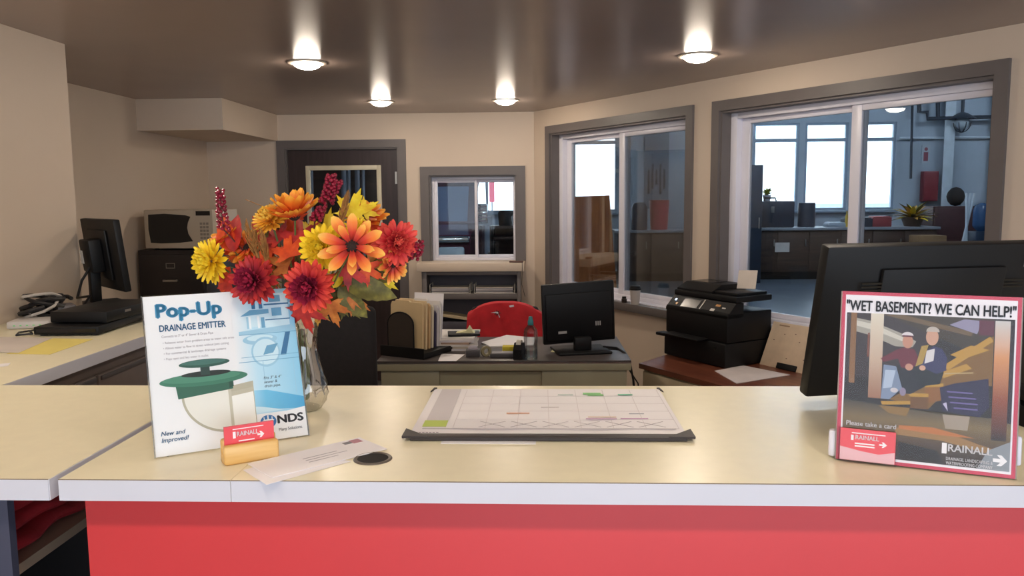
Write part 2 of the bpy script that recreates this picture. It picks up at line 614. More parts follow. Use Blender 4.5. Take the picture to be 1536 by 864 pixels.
def downlight(x, y, label):
    t = thing('downlight', label, 'light', (x, y, CZ), 0, 'recessed ceiling downlights')
    MB().lathe([(0.073, 0.0), (0.073, -0.006), (0.083, -0.009), (0.096, -0.006), (0.098, 0.0)], 32, capb=False).build('trim_ring', M_ring, t, True)
    prof = [(0.07 * math.cos(a), -0.004 - 0.032 * math.sin(a)) for a in [R(v) for v in (0, 15, 30, 45, 60, 75, 88)]]
    MB().lathe(prof, 28, capb=False, capt=True).build('bulb', M_bulb, t, True)


downlight(-1.205, 4.15, 'lit warm ceiling downlight above the flower bouquet, large and near')
downlight(-1.17, 5.83, 'lit warm ceiling downlight in front of the dark door')
downlight(-0.28, 5.85, 'lit warm ceiling downlight in front of the small back window')
downlight(0.755, 4.12, 'lit warm ceiling downlight near the slanted window wall')
downlight(-1.205, 2.2, 'ceiling downlight above the left end of the front counter')
downlight(0.755, 2.2, 'ceiling downlight above the right part of the front counter')
downlight(-1.205, 0.5, 'added unseen fill downlight above the customer side, left')  # customer-side row added overhead, unseen, to brighten worktop and red panel
downlight(-0.2, 0.5, 'added unseen fill downlight above the customer side, middle')
downlight(0.755, 0.5, 'added unseen fill downlight above the customer side, right')

# ============================================================ COUNTERS
CT, CTH = 1.075, 0.038
FY, KY = 1.31, 2.005


M_seam = mat('laminate_seam', '7a6448', 0.6)


def slab(t, outline, edges):
    MB().prism(outline, CT - CTH, CT, 'xy').build('slab', M_cream, t)
    for (x0, x1, y0, y1) in edges:
        if x1 - x0 > 0.01:
            bx('seam_line', M_seam, t, x0, x1, y0 - 0.0002, y1, CT - 0.0012, CT - 0.0002)
        bx('edge_band', M_edge, t, x0, x1, y0, y1, CT - CTH, CT - 0.0012)


t = thing('counter_worktop', 'cream laminate worktop with white edge on the red counter', 'worktop', (0, 0, 0))
slab(t, [(-0.838, FY), (-0.5385, FY), (-0.5385, KY), (-0.838, KY)], [(-0.839, -0.5385, FY - 0.0015, FY)])
slab(t, [(-0.5375, FY), (2.05, FY), (2.05, KY), (-0.5375, KY)], [(-0.5375, 2.05, FY - 0.0015, FY), (-0.5375, 2.05, KY, KY + 0.0015)])
bx('edge_band', M_edge, t, -0.8395, -0.838, FY, KY, CT - CTH, CT - 0.0012)
t = thing('corner_worktop', 'cream laminate corner worktop with white edge along the left wall', 'worktop', (0, 0, 0))
slab(t, [(LW, FY), (-0.857, FY), (-0.857, KY), (-1.42, KY), (-1.42, 3.62), (LW, 3.62)],
     [(LW, -0.857, FY - 0.0015, FY), (-0.857, -0.8555, FY, KY), (-1.42, -1.4185, KY, 3.62)])

t = thing('front_counter', 'red panelled front counter facing the customer', 'counter', (0.6, 1.35, 0))
bx('front_panel', M_red, t, -1.42, 1.45, 0.0, 0.018, 0.0, CT - CTH, 0.002)
bx('side_panel', M_grey, t, -1.42, -1.40, 0.018, 0.62, 0.0, CT - CTH)
bx('side_panel', M_grey, t, 1.43, 1.45, 0.018, 0.62, 0.0, CT - CTH)
t = thing('corner_counter', 'dark grey open counter unit under the corner worktop', 'counter', (-1.2, 1.35, 0))
M_navy = mat('slate_laminate', '45475a', 0.5)
bx('front_panel', M_navy, t, -0.92, 0.238, 0.0, 0.018, 0.0, CT - CTH)
M_shelf = mat('taupe_shelf', 'a8917c', 0.5)
bx('shelf', M_shelf, t, -0.3, 0.2, 0.03, 0.62, 0.846, 0.866)
bx('shelf', M_shelf, t, -0.3, 0.2, 0.03, 0.62, 0.45, 0.47)
bx('back_panel', M_grey, t, -0.32, -0.3, 0.02, 0.64, 0.0, CT - CTH)
bx('end_panel', M_grey, t, -0.3, 0.2, 0.62, 0.64, 0.0, CT - CTH)
M_shirt = mat('red_cotton', 'b0222c', 0.85, var=0.12, scale=30, bump=0.3, bscale=120)
for k in range(4):
    z0 = 0.867 + 0.036 * k
    w_, l_ = 0.34 - 0.012 * k, 0.30 + (0.02, -0.02, 0.01, -0.03)[k]

    def fold(u, v, w_=w_, l_=l_, z0=z0, k=k):
        a = 2 * math.pi * v
        ex = 0.5
        cx = math.copysign(abs(math.cos(a)) ** 0.45, math.cos(a)) * w_ / 2
        cz = math.copysign(abs(math.sin(a)) ** 0.8, math.sin(a)) * 0.0175
        tp = 1 - 0.85 * max(0, abs(2 * u - 1) - 0.8) / 0.2 * 0.6
        return Vector((-1.19 + cx + 0.008 * math.sin(u * 9 + k * 2), 1.42 + u * l_, z0 + 0.0185 + cz * tp + 0.003 * math.sin(u * 14 + k)))
    o = MB().grid(fold, 16, 20).build('folded_shirt', M_shirt, None, True)
    tag(o, ['bottom folded red shirt of the stack under the worktop', 'second folded red shirt from the bottom of the stack under the worktop', 'third folded red shirt from the bottom of the stack under the worktop', 'topmost folded red shirt of the stack under the worktop'][k], 'shirt', 'folded red shirts under the counter')

# base cabinet along the left wall
M_cab = mat('brown_grey_cabinet', '85776f', 0.5, var=0.06)
t = thing('base_cabinet', 'dark grey base cabinet under the left side worktop', 'cabinet', (-1.48, 2.02, 0))
bx('body', M_cab, t, -0.62, 0.0, 0.0, 1.58, 0.06, CT - CTH)
for y0, y1 in ((0.02, 0.50), (0.51, 1.03), (1.04, 1.56)):
    d = bx('door', M_cab, t, 0.001, 0.02, y0, y1, 0.12, 0.985, 0.006)
    bx('finger_rail', M_trim, d, 0.02, 0.026, y0 + 0.01, y1 - 0.01, 0.965, 0.98, 0.002)

# grommet
t = thing('cable_grommet', 'round black cable grommet in the counter top', 'grommet', (-0.318, 1.425, CT))
MB().lathe([(0.0285, 0), (0.0285, 0.002), (0.033, 0.003), (0.035, 0.0015), (0.0355, 0)], 32, capb=False).build('rim', mat('grommet_rim', '5a5048', 0.4), t, True)
MB().lathe([(0.0285, 0.0002), (0.0285, 0.0014), (0.001, 0.0016)], 32).build('cap', mat('grommet_black', '161414', 0.6, spec=0.2), t, True)

# ============================================================ THINGS ON THE FRONT COUNTER
M_pwhite = mat('print_white', 'f1f0f1', 0.45, var=0.01)
M_acryl = clear('clear_acrylic', (0.98, 0.985, 0.985), 0.0, 0.03, 0.2, 0.3)
M_acrylside = clear('acrylic_edge', (0.75, 0.78, 0.78), 0.2, 0.1, 0.5)


def pm(h, rough=0.45):
    return mat('print_' + h, h, rough, var=0.01)


def prints(name, parent, W, H, y, shapes, step=0.00006):
    """flat print: polygons in (u, v) with v from the top, each a hair in front of the last"""
    b = MB()
    cols = []
    for k, (c, pts) in enumerate(shapes):
        if c not in cols:
            cols.append(c)
        b.mi = cols.index(c)
        b.face([(u * W, y - k * step, (1 - v) * H) for u, v in pts])
    bmesh.ops.triangulate(b.bm, faces=b.bm.faces[:])
    return b.build(name, [pm(c) if isinstance(c, str) else c for c in cols], parent, norm=False)


def rect(u0, v0, u1, v1):
    return [(u0, v0), (u1, v0), (u1, v1), (u0, v1)]


def ell(cu, cv, ru, rv, n=24, a0=0, a1=360):
    return [(cu + ru * math.cos(R(a0 + (a1 - a0) * k / n)), cv + rv * math.sin(R(a0 + (a1 - a0) * k / n))) for k in range(n + (a1 - a0 < 360))]


# --- blue pop-up emitter sign in an acrylic stand
W, H = 0.284, 0.306
t = thing('sign_stand', 'clear stand with white and blue Pop-Up drainage emitter advert', 'sign', (-0.721, 1.417, CT + 0.002), R(31.5), None, -R(18.2))
bx('sheet', M_pwhite, t, 0.001, W - 0.001, 0, 0.0012, 0.001, H - 0.001)
bx('acrylic_front', M_acryl, t, 0, W, -0.003, -0.0015, 0, H)
bx('acrylic_back', M_acryl, t, 0, W, 0.002, 0.0045, 0, H)
bx('acrylic_edge', M_acrylside, t, -0.0015, 0, -0.003, 0.0045, 0, H)
bx('acrylic_edge', M_acrylside, t, W, W + 0.0015, -0.003, 0.0045, 0, H)
foot = MB().prism([(0.0045, 0.0), (0.0045, 0.18), (0.16, -0.052), (0.157, -0.052)], 0.02, 0.0235, 'yz')
foot.prism([(0.0045, 0.0), (0.0045, 0.18), (0.16, -0.052), (0.157, -0.052)], W - 0.0235, W - 0.02, 'yz')
foot.build('easel_leg', M_acrylside, t)
M_blue = ramp_mat('print_blue_wash', [(0.0, 'f1f0f1'), (0.53, 'f1f0f1'), (0.68, 'bfe2f2'), (1.0, '8fcbe8')], 0, 0.45)
M_blue2 = ramp_mat('print_water_wash', [(0.5, 'cfeaf5'), (0.72, '6fbfe3'), (1.0, '49a3d2')], 0, 0.45)
lt, mid, dk, pale = '9fcbe2', '6aa4c6', '2f6f9c', 'cfe9f4'
sh = [(M_blue, [(0.57, 0.002), (0.998, 0.002), (0.998, 0.82), (0.6, 0.82), (0.545, 0.55), (0.56, 0.3)]),
      # house
      (pale, rect(0.66, 0.13, 0.80, 0.25)), (pale, rect(0.79, 0.03, 0.96, 0.27)),
      (mid, [(0.62, 0.175), (0.69, 0.135), (0.82, 0.135), (0.82, 0.165)]), (dk, [(0.70, 0.075), (0.73, 0.04), (0.77, 0.075)]),
      (dk, rect(0.705, 0.09, 0.73, 0.13)), (dk, rect(0.755, 0.09, 0.78, 0.13)), (mid, rect(0.83, 0.045, 0.91, 0.09)), (mid, rect(0.84, 0.13, 0.91, 0.185)),
      (dk, rect(0.79, 0.10, 0.965, 0.11)), (dk, rect(0.79, 0.205, 0.965, 0.212)),
      (lt, rect(0.66, 0.18, 0.675, 0.26)), ('eef6fa', rect(0.675, 0.18, 0.69, 0.26)), ('eef6fa', rect(0.735, 0.18, 0.75, 0.26)), (mid, rect(0.76, 0.19, 0.785, 0.26)),
      (lt, [(0.60, 0.275), (0.97, 0.25), (0.998, 0.29), (0.60, 0.30)]),
      (mid, rect(0.60, 0.296, 0.998, 0.30)), (dk, [(0.92, 0.30), (0.955, 0.30), (0.91, 0.45), (0.87, 0.45)]),
      (lt, ell(0.74, 0.335, 0.12, 0.035)), (pale, ell(0.74, 0.325, 0.09, 0.02)), (lt, ell(0.77, 0.42, 0.10, 0.10)), (pale, ell(0.77, 0.42, 0.088, 0.085)),
      (mid, [(0.78, 0.38), (0.86, 0.37), (0.82, 0.43), (0.75, 0.44)]),
      (mid, rect(0.58, 0.475, 0.998, 0.479)), (lt, rect(0.74, 0.48, 0.745, 0.62)), (lt, rect(0.95, 0.48, 0.954, 0.72)), (mid, rect(0.60, 0.445, 0.998, 0.448)),
      (M_blue2, [(0.60, 0.66), (0.75, 0.67), (0.998, 0.74), (0.998, 0.815), (0.80, 0.80), (0.6, 0.815), (0.555, 0.74)]),
      (pale, [(0.6, 0.76), (0.7, 0.775), (0.85, 0.81), (0.6, 0.815)]),
      ('f1f0f1', [(0.54, 0.86), (0.998, 0.805), (0.998, 0.995), (0.54, 0.995)]),
      # emitter
      ('b8b29c', [(0.66, 0.60), (0.66, 0.88), (0.52, 0.90)] + ell(0.49, 0.655, 0.30, 0.25, 14, 90, 180)),
      ('ebe8de', [(0.49, 0.64)] + ell(0.49, 0.655, 0.285, 0.235, 14, 90, 180)),
      ('f4f2ea', [(0.51, 0.68), (0.655, 0.665), (0.655, 0.87), (0.51, 0.885)]),
      ('c9c4b0', [(0.49, 0.64), (0.51, 0.64), (0.51, 0.89), (0.49, 0.89)]), ('bfb9a4', [(0.51, 0.655), (0.655, 0.64), (0.655, 0.668), (0.51, 0.683)]),
      ('2c6450', [(0.16, 0.585), (0.52, 0.555), (0.525, 0.635), (0.17, 0.665)]), ('1f4f40', [(0.50, 0.54), (0.53, 0.54), (0.53, 0.62), (0.50, 0.63)]),
      ('3a7a62', ell(0.345, 0.555, 0.285, 0.042)), ('4b8c72', ell(0.33, 0.545, 0.25, 0.028)), ('10221f', ell(0.36, 0.522, 0.16, 0.018)),
      ('1b3a36', rect(0.325, 0.45, 0.385, 0.53)), ('24564b', ell(0.355, 0.455, 0.165, 0.026)), ('3d6f66', ell(0.35, 0.449, 0.145, 0.016)),
      # globe mark
      ('2d6fae', ell(0.735, 0.875, 0.055, 0.042)), ('f1f0f1', ell(0.735, 0.868, 0.04, 0.008)), ('f1f0f1', rect(0.73, 0.835, 0.739, 0.915)), ('f1f0f1', rect(0.705, 0.845, 0.711, 0.905)), ('f1f0f1', rect(0.759, 0.845, 0.765, 0.905))]
prints('printed_picture', t, W, H, -0.0002, sh, 0.000015)
TY = -0.0011
ink = pm('3490bc')
text('lettering', 'Pop-Up', ink, t, 0.082 * W, TY, (1 - 0.142) * H, 0.415 * W, 0.088 * H, 0.07)
text('lettering', 'DRAINAGE EMITTER', pm('2f6f9a'), t, 0.092 * W, TY, (1 - 0.232) * H, 0.425 * W, 0.042 * H, 0.035)
gr = pm('a59fa6')
text('lettering', 'Connects to 3" or 4" Sewer & Drain Pipe', gr, t, 0.10 * W, TY, (1 - 0.272) * H, 0.33 * W, 0.016 * H)
for k, s_ in enumerate(('\u2022 Releases water from problem areas to water safe areas', '\u2022 Allows water to flow to street without joint cutting', '\u2022 For commercial & landscape drainage systems', '\u2022 Pops open and lets water in outlet')):
    text('lettering', s_, gr, t, 0.105 * W, TY, (1 - 0.312 - 0.034 * k) * H, (0.46, 0.42, 0.40, 0.28)[k] * W, 0.015 * H)
for k, s_ in enumerate(('Fits 3" & 4"', 'sewer &', 'drain pipe.')):
    text('lettering', s_, pm('454a55'), t, 0.735 * W, TY, (1 - 0.60 - 0.027 * k) * H, None, 0.018 * H, 0.0, 0.2)
for k, s_ in enumerate(('New and', 'Improved!')):
    text('lettering', s_, pm('3b6c96'), t, 0.045 * W, TY, (1 - 0.875 - 0.04 * k) * H, None, 0.027 * H, 0.02, 0.25)
text('lettering', 'NDS', pm('33333a'), t, 0.80 * W, TY, (1 - 0.895) * H, 0.175 * W, 0.052 * H, 0.06)
text('lettering', 'Many Solutions.', pm('45454c'), t, 0.80 * W, TY, (1 - 0.945) * H, 0.165 * W, 0.02 * H, 0.012)


# --- wooden card holder with a red business card
hol = thing('card_holder', 'small light wooden card holder in front of the blue sign', 'card holder', (-0.5435, 1.418, CT), R(33))
M_maple = wood('maple_wood', 'd8a860', 'e6bd7a', 0.38, 6, 'X')
hb = MB().box(-0.049, 0.049, -0.018, -0.002, 0, 0.036, 0.005, seg=3)
hb.box(-0.049, 0.049, -0.0045, 0.0185, 0, 0.016, 0.003).box(-0.049, 0.049, 0.004, 0.0185, 0.012, 0.044, 0.005, seg=3)
hb.build('body', M_maple, hol, True)
card = thing('business_card', 'red business card standing in the wooden holder', 'card', (-0.5435, 1.418, CT), R(33))
CW, CH = 0.0885, 0.0508
cm = MB().box(-CW / 2, CW / 2, -0.0015, 0.0035, 0.0165, 0.0165 + CH).build('sheet', mat('red_card', 'e8505a', 0.45, var=0.02), card)
wm = pm('f3eef0')
x0, z0 = -CW / 2, 0.0165
bx('fine_print_line', wm, card, x0 + 0.17 * CW, x0 + 0.79 * CW, -0.0017, -0.0015, z0 + 0.87 * CH, z0 + 0.90 * CH)
bx('logo_bar', wm, card, x0 + 0.17 * CW, x0 + 0.225 * CW, -0.0018, -0.0015, z0 + 0.56 * CH, z0 + 0.80 * CH)
text('lettering', 'RAINALL', wm, card, x0 + 0.25 * CW, -0.0018, z0 + 0.62 * CH, 0.43 * CW, 0.17 * CH, 0.03)
MB().prism([(x0 + a * CW, z0 + b_ * CH) for a, b_ in ((0.66, 0.545), (0.73, 0.545), (0.70, 0.46), (0.74, 0.46), (0.80, 0.575), (0.74, 0.69), (0.70, 0.69), (0.73, 0.605), (0.66, 0.605))], -0.0018, -0.0015, 'xz').build('logo_arrow', wm, card)
bx('fine_print_line', wm, card, x0 + 0.28 * CW, x0 + 0.60 * CW, -0.0017, -0.0015, z0 + 0.42 * CH, z0 + 0.46 * CH)

# --- loose mail
def sheet_at(name, label, cat, corners, z, m, th=0.0006, lift=0.0, parts=None, group=None):
    """thin sheet laid flat on a surface; corners in order, world xy"""
    c = sum((Vector((x, y, 0)) for x, y in corners), Vector()) / len(corners)
    b = MB().prism([(x - c.x, y - c.y) for x, y in corners], 0, th, 'xy')
    o = b.build(name, m, None, loc=(c.x, c.y, z))
    return tag(o, label, cat, group)


tl = at(365, 706, z=CT); bl = at(400, 728, z=CT); br = at(545, 690, z=CT); tr = at(455, 681, z=CT)
o = sheet_at('letter', 'white letter sheet hanging over the counter edge before the envelope', 'paper', [(bl.x, bl.y), (br.x - 0.02, br.y - 0.01), (tr.x, tr.y), (tl.x, tl.y)], CT + 0.0006, M_paper)
e1, e2 = Vector((-0.432, 1.352)), Vector((-0.302, 1.478))
ed = (e2 - e1).normalized()
en = Vector((-ed.y, ed.x)) * 0.100
e0 = e2 - ed * 0.232
env = thing('envelope', 'white stamped envelope lying next to the cable grommet', 'envelope', (e0.x, e0.y, CT + 0.0016), math.atan2(ed.y, ed.x))
bx('paper', M_paper, env, 0, 0.232, 0, 0.100, 0, 0.0012)
bx('stamp', pm('a8687c'), env, 0.203, 0.224, 0.072, 0.094, 0.0012, 0.0014)
bx('postmark', pm('5c5a66'), env, 0.186, 0.203, 0.076, 0.09, 0.0012, 0.00135)
for k in range(3):
    bx('address_line', pm('a7a3ad'), env, 0.085, 0.085 + (0.07, 0.085, 0.06)[k], 0.052 - 0.012 * k, 0.055 - 0.012 * k, 0.0012, 0.0013)

# --- desk pad calendar
pad = thing('desk_calendar', 'large desk pad calendar with black border on the counter', 'calendar', (0, 1.535, CT), R(0.3))
M_pad = mat('black_vinyl_pad', '37302f', 0.5, var=0.06, scale=20)
bx('backing', M_pad, pad, -0.268, 0.274, 0.0, 0.412, 0.0008, 0.006, 0.001)
bx('front_strip', M_pad, pad, -0.284, 0.290, -0.0005, 0.027, 0.006, 0.0085, 0.001)
for s_ in (-1, 1):
    MB().prism([(0.003 + s_ * 0.287, 0.0), (0.003 + s_ * 0.287, 0.055), (0.003 + s_ * 0.235, 0.0)][::1 if s_ < 0 else -1], 0.0085, 0.0105, 'xy').build('corner_tab', M_pad, pad)
MB().prism([(0.003 - 0.277, 0.413), (0.003 - 0.281, 0.375), (0.003 - 0.270, 0.413)], 0.006, 0.0095, 'xy').build('corner_tab', M_pad, pad)
MB().prism([(0.003 + 0.277, 0.413), (0.003 + 0.270, 0.413), (0.003 + 0.281, 0.375)], 0.006, 0.0095, 'xy').build('corner_tab', M_pad, pad)
calm = MB().grid(lambda u, v: Vector((-0.272 + 0.550 * u, 0.022 + 0.384 * v, 0.0072 + 0.0012 * math.sin(u * 17) * (1 - v))), 40, 8).build('sheet', M_paper, pad, True)
SZ_ = 0.0088
def mk(name, c, x0, x1, y0, y1):
    bx(name, pm(c, 0.6), pad, x0, x1, y0, y1, SZ_, SZ_ + 0.0003)
mk('notes_column', 'd3ced2', -0.252, -0.205, 0.07, 0.396)
bx('highlight', pm('c4d96a', 0.6), pad, -0.254, -0.205, 0.072, 0.118, SZ_ + 0.0003, SZ_ + 0.0006)
mk('ruled_line', 'c5bfc4', -0.252, 0.262, 0.056, 0.061)
cx0, cw = -0.19, 0.0655
for k in range(8):
    mk('grid_line', 'ddd7da', cx0 + k * cw - 0.0006, cx0 + k * cw + 0.0006, 0.062, 0.39)
for k in range(5):
    mk('grid_line', 'ddd7da', cx0, cx0 + 7 * cw, 0.062 + 0.066 * k, 0.0635 + 0.066 * k)
for k in range(6):
    xa = cx0 + (0.75 + k) * cw
    for s_ in (-1, 1):
        q = MB().box(-0.034, 0.034, -0.0007, 0.0007, 0, 0.0003)
        q.build('cross_stroke', pm('a39aa3', 0.6), pad, loc=(xa + 0.03, 0.092, SZ_), rot=(0, 0, s_ * R(38)))
for c, x0, x1, y0, y1 in (('8fcf8c', 0.09, 0.132, 0.345, 0.362), ('8ed08a', 0.10, 0.138, 0.333, 0.347), ('7cc4a6', 0.172, 0.206, 0.337, 0.349), ('8fb3a8', 0.03, 0.066, 0.339, 0.344),
                          ('dfa17d', -0.085, -0.035, 0.174, 0.181), ('c59ac0', 0.085, 0.150, 0.130, 0.137), ('c9a0c4', 0.158, 0.216, 0.132, 0.139), ('d8b48e', 0.09, 0.150, 0.146, 0.150), ('9ca0b0', 0.180, 0.212, 0.172, 0.176), ('c9c2c4', -0.01, 0.03, 0.225, 0.23)):
    mk('marker_stroke', c, x0, x1, y0, y1)
for k in range(7):
    mk('fine_print_line', '8a848c', -0.262 + 0.007 * k, -0.2575 + 0.007 * k, 0.030, 0.033)
o = bx('paper_slip', M_paper, None, -0.205, -0.02, 1.518, 1.60, CT + 0.0001, CT + 0.0007)
tag(o, 'white paper slip sticking out under the desk calendar', 'paper')

# --- framed wet basement sign
W, H = 0.277, 0.302
t = thing('framed_sign', 'red bordered wet basement advert in a clear stand', 'sign', (0.521, 1.432, CT + 0.003), R(-21.5), None, -R(7.0))
M_board = mat('sign_board', '9a8f86', 0.5)
bx('board', M_board, t, -0.002, W + 0.002, 0.0, 0.012, 0, H, 0.001)
bx('acrylic_front', M_acryl, t, -0.002, W + 0.002, -0.004, -0.0022, 0, H)
for s_ in (0.03, W - 0.045):
    MB().prism([(0.012, 0.0), (0.012, 0.2), (0.11, 0.0105)], s_, s_ + 0.012, 'yz').build('easel_leg', M_acrylside, t)
bx('white_foot', M_white, t, -0.014, 0.0, 0.004, 0.03, 0.002, 0.05, 0.005)
bx('white_foot', M_white, t, W, W + 0.01, 0.01, 0.03, 0.02, 0.07, 0.004)
red_ = 'c8405a'
M_post = ramp_mat('print_post', [(0.2, '2b1a18'), (0.42, '8a4226'), (0.66, 'd0905e'), (0.86, 'c9c3c0')], 2, 0.4)
M_water = ramp_mat('print_water', [(0.03, '2b1f1c'), (0.14, '4a3524'), (0.26, '7a6440'), (0.36, '3c3630')], 2, 0.4)
M_pipe = ramp_mat('print_column', [(0.38, '9a6a50'), (0.6, 'c0a590'), (0.87, 'd8cdbc')], 2, 0.4)
st = 'b58a3a'
sh = [(red_, rect(0.0, 0.0, 1, 1)), ('eee8ee', rect(0.022, 0.02, 0.978, 0.98)), ('2a2326', rect(0.032, 0.125, 0.968, 0.965)),
      ('3a3034', rect(0.032, 0.125, 0.5, 0.5)), ('40362e', [(0.25, 0.125), (0.86, 0.125), (0.86, 0.28), (0.7, 0.30)]), ('6b5640', [(0.25, 0.13), (0.36, 0.125), (0.75, 0.205), (0.74, 0.23)]),
      ('9089a4', [(0.62, 0.17), (0.70, 0.135), (0.80, 0.14), (0.77, 0.215)]), ('5e2a3c', rect(0.78, 0.135, 0.86, 0.22)),
      ('a09a90', [(0.09, 0.155), (0.18, 0.17), (0.36, 0.235), (0.44, 0.275), (0.42, 0.31), (0.32, 0.31), (0.18, 0.255), (0.09, 0.235)]), ('c9c3b8', [(0.09, 0.17), (0.2, 0.19), (0.40, 0.27), (0.38, 0.285), (0.2, 0.225), (0.09, 0.2)]),
      ('86603f', rect(0.058, 0.125, 0.092, 0.54)), ('7d4a3c', rect(0.16, 0.24, 0.172, 0.38)),
      (M_pipe, rect(0.175, 0.125, 0.25, 0.62)),
      # stairs
      ('7d5a2c', [(0.30, 0.62), (0.62, 0.40), (0.86, 0.22), (0.86, 0.50), (0.66, 0.50), (0.52, 0.66)]),
      (st, [(0.60, 0.40), (0.84, 0.225), (0.86, 0.25), (0.62, 0.43)]), (st, [(0.63, 0.34), (0.74, 0.28), (0.84, 0.30), (0.70, 0.36)]), (st, [(0.57, 0.45), (0.72, 0.385), (0.75, 0.41), (0.60, 0.475)]),
      (st, [(0.48, 0.515), (0.60, 0.505), (0.60, 0.525), (0.50, 0.535)]), ('8a5a2c', [(0.50, 0.535), (0.62, 0.52), (0.60, 0.60), (0.50, 0.63)]),
      (st, [(0.40, 0.575), (0.52, 0.57), (0.52, 0.59), (0.42, 0.595)]), ('6e4a26', [(0.42, 0.595), (0.52, 0.59), (0.52, 0.66), (0.42, 0.66)]), (st, [(0.25, 0.635), (0.42, 0.62), (0.42, 0.64), (0.26, 0.655)]),
      ('b59a68', [(0.60, 0.445), (0.76, 0.43), (0.76, 0.437), (0.60, 0.453)]),
      # bag and reflections
      ('7d8ba6', [(0.26, 0.42), (0.38, 0.43), (0.37, 0.55), (0.30, 0.62), (0.25, 0.62)]), ('aebbd0', [(0.27, 0.45), (0.33, 0.45), (0.31, 0.55), (0.26, 0.56)]),
      # seated person on the left
      ('23222c', [(0.33, 0.42), (0.50, 0.40), (0.50, 0.53), (0.42, 0.58), (0.38, 0.58), (0.36, 0.50)]),
      ('6a2636', [(0.24, 0.385), (0.33, 0.33), (0.37, 0.315), (0.43, 0.32), (0.46, 0.38), (0.42, 0.44), (0.36, 0.43), (0.34, 0.38), (0.26, 0.405)]),
      ('c08a76', ell(0.392, 0.278, 0.03, 0.04)), ('d8cfd2', ell(0.39, 0.245, 0.033, 0.022, 20, 180, 360)), ('5a2230', rect(0.36, 0.243, 0.42, 0.252)), ('c08a76', ell(0.405, 0.425, 0.022, 0.02)),
      # seated person on the right
      ('1f2028', [(0.46, 0.42), (0.60, 0.44), (0.58, 0.51), (0.48, 0.53), (0.44, 0.47)]),
      ('35335a', [(0.49, 0.33), (0.54, 0.295), (0.585, 0.31), (0.615, 0.36), (0.61, 0.43), (0.56, 0.455), (0.50, 0.43), (0.47, 0.41)]), ('a88a48', [(0.47, 0.30), (0.51, 0.29), (0.48, 0.40), (0.44, 0.42)]), ('d5cfd2', [(0.50, 0.325), (0.545, 0.31), (0.54, 0.38), (0.49, 0.40)]),
      ('c79a84', ell(0.528, 0.245, 0.035, 0.048)), ('b9ada4', ell(0.53, 0.215, 0.037, 0.03, 20, 180, 360)), ('c79a84', ell(0.48, 0.425, 0.018, 0.015)),
      ('c9c0c4', ell(0.325, 0.565, 0.022, 0.014)), ('8c7f98', ell(0.375, 0.57, 0.018, 0.024)),
      # crate
      ('2c2444', [(0.58, 0.53), (0.66, 0.50), (0.84, 0.46), (0.85, 0.62), (0.80, 0.68), (0.60, 0.66)]), ('6a5c96', rect(0.62, 0.545, 0.76, 0.553)), ('6a5c96', rect(0.63, 0.575, 0.78, 0.583)), ('6a5c96', rect(0.64, 0.605, 0.79, 0.613)), ('6a5c96', rect(0.66, 0.635, 0.79, 0.643)), ('c0b6d0', [(0.60, 0.62), (0.62, 0.61), (0.63, 0.66)]),
      # flood water and floor
      (M_water, [(0.032, 0.64), (0.30, 0.66), (0.58, 0.68), (0.85, 0.68), (0.968, 0.66), (0.968, 0.965), (0.032, 0.965)]),
      ('8a6a3a', [(0.24, 0.66), (0.42, 0.66), (0.40, 0.71), (0.30, 0.70)]), ('9a7448', [(0.34, 0.78), (0.62, 0.78), (0.80, 0.83), (0.968, 0.87), (0.968, 0.90), (0.6, 0.83), (0.34, 0.82)]), ('b8703c', [(0.36, 0.765), (0.55, 0.76), (0.78, 0.80), (0.6, 0.80), (0.36, 0.785)]), ('a09080', [(0.60, 0.68), (0.75, 0.68), (0.74, 0.76), (0.62, 0.76)]),
      (M_post, rect(0.865, 0.135, 0.945, 0.80)), ('2a1c26', rect(0.945, 0.15, 0.968, 0.70)),
      ('8f939a', [(0.85, 0.86), (0.968, 0.80), (0.968, 0.965), (0.80, 0.965)]), ('241a1a', [(0.36, 0.86), (0.58, 0.89), (0.62, 0.955), (0.36, 0.955)])]
prints('printed_photo', t, W, H, -0.0002, sh, 0.000015)
text('lettering', '"WET BASEMENT? WE CAN HELP!"', pm('26242c'), t, 0.03 * W, -0.0018, (1 - 0.112) * H, 0.94 * W, 0.062 * H, 0.04)
text('lettering', 'Please take a card', wm, t, 0.055 * W, -0.0018, (1 - 0.79) * H, 0.29 * W, 0.027 * H, 0.02)
bx('logo_bar', wm, t, 0.605 * W, 0.632 * W, -0.002, -0.0018, (1 - 0.90) * H, (1 - 0.84) * H)
text('lettering', 'RAINALL', wm, t, 0.64 * W, -0.0018, (1 - 0.885) * H, 0.235 * W, 0.042 * H, 0.03)
MB().prism([(a * W, (1 - b_) * H) for a, b_ in ((0.88, 0.918), (0.92, 0.918), (0.90, 0.938), (0.925, 0.938), (0.955, 0.908), (0.925, 0.878), (0.90, 0.878), (0.92, 0.898), (0.88, 0.898))], -0.002, -0.0018, 'xz').build('logo_arrow', wm, t)
text('lettering', 'DRAINAGE, LANDSCAPING &', wm, t, 0.63 * W, -0.0018, (1 - 0.935) * H, 0.25 * W, 0.018 * H, 0.02)
text('lettering', 'WATERPROOFING COMPANY', wm, t, 0.63 * W, -0.0018, (1 - 0.96) * H, 0.25 * W, 0.018 * H, 0.02)
pk = MB().box(0.004, 0.352 * W, -0.0105, -0.009, 0.0, 0.195 * H, 0.0004)
pk.box(0.004, 0.0055, -0.009, -0.004, 0.0, 0.195 * H).box(0.352 * W - 0.0015, 0.352 * W, -0.009, -0.004, 0.0, 0.195 * H).box(0.004, 0.352 * W, -0.009, -0.004, 0.0, 0.0015)
pk.build('card_pocket', M_acryl, t)
t2 = thing('card_stack', 'red business cards in the clear pocket of the wet basement sign', 'card', (0.521, 1.432, CT + 0.003), R(-21.5), None, -R(7.0))
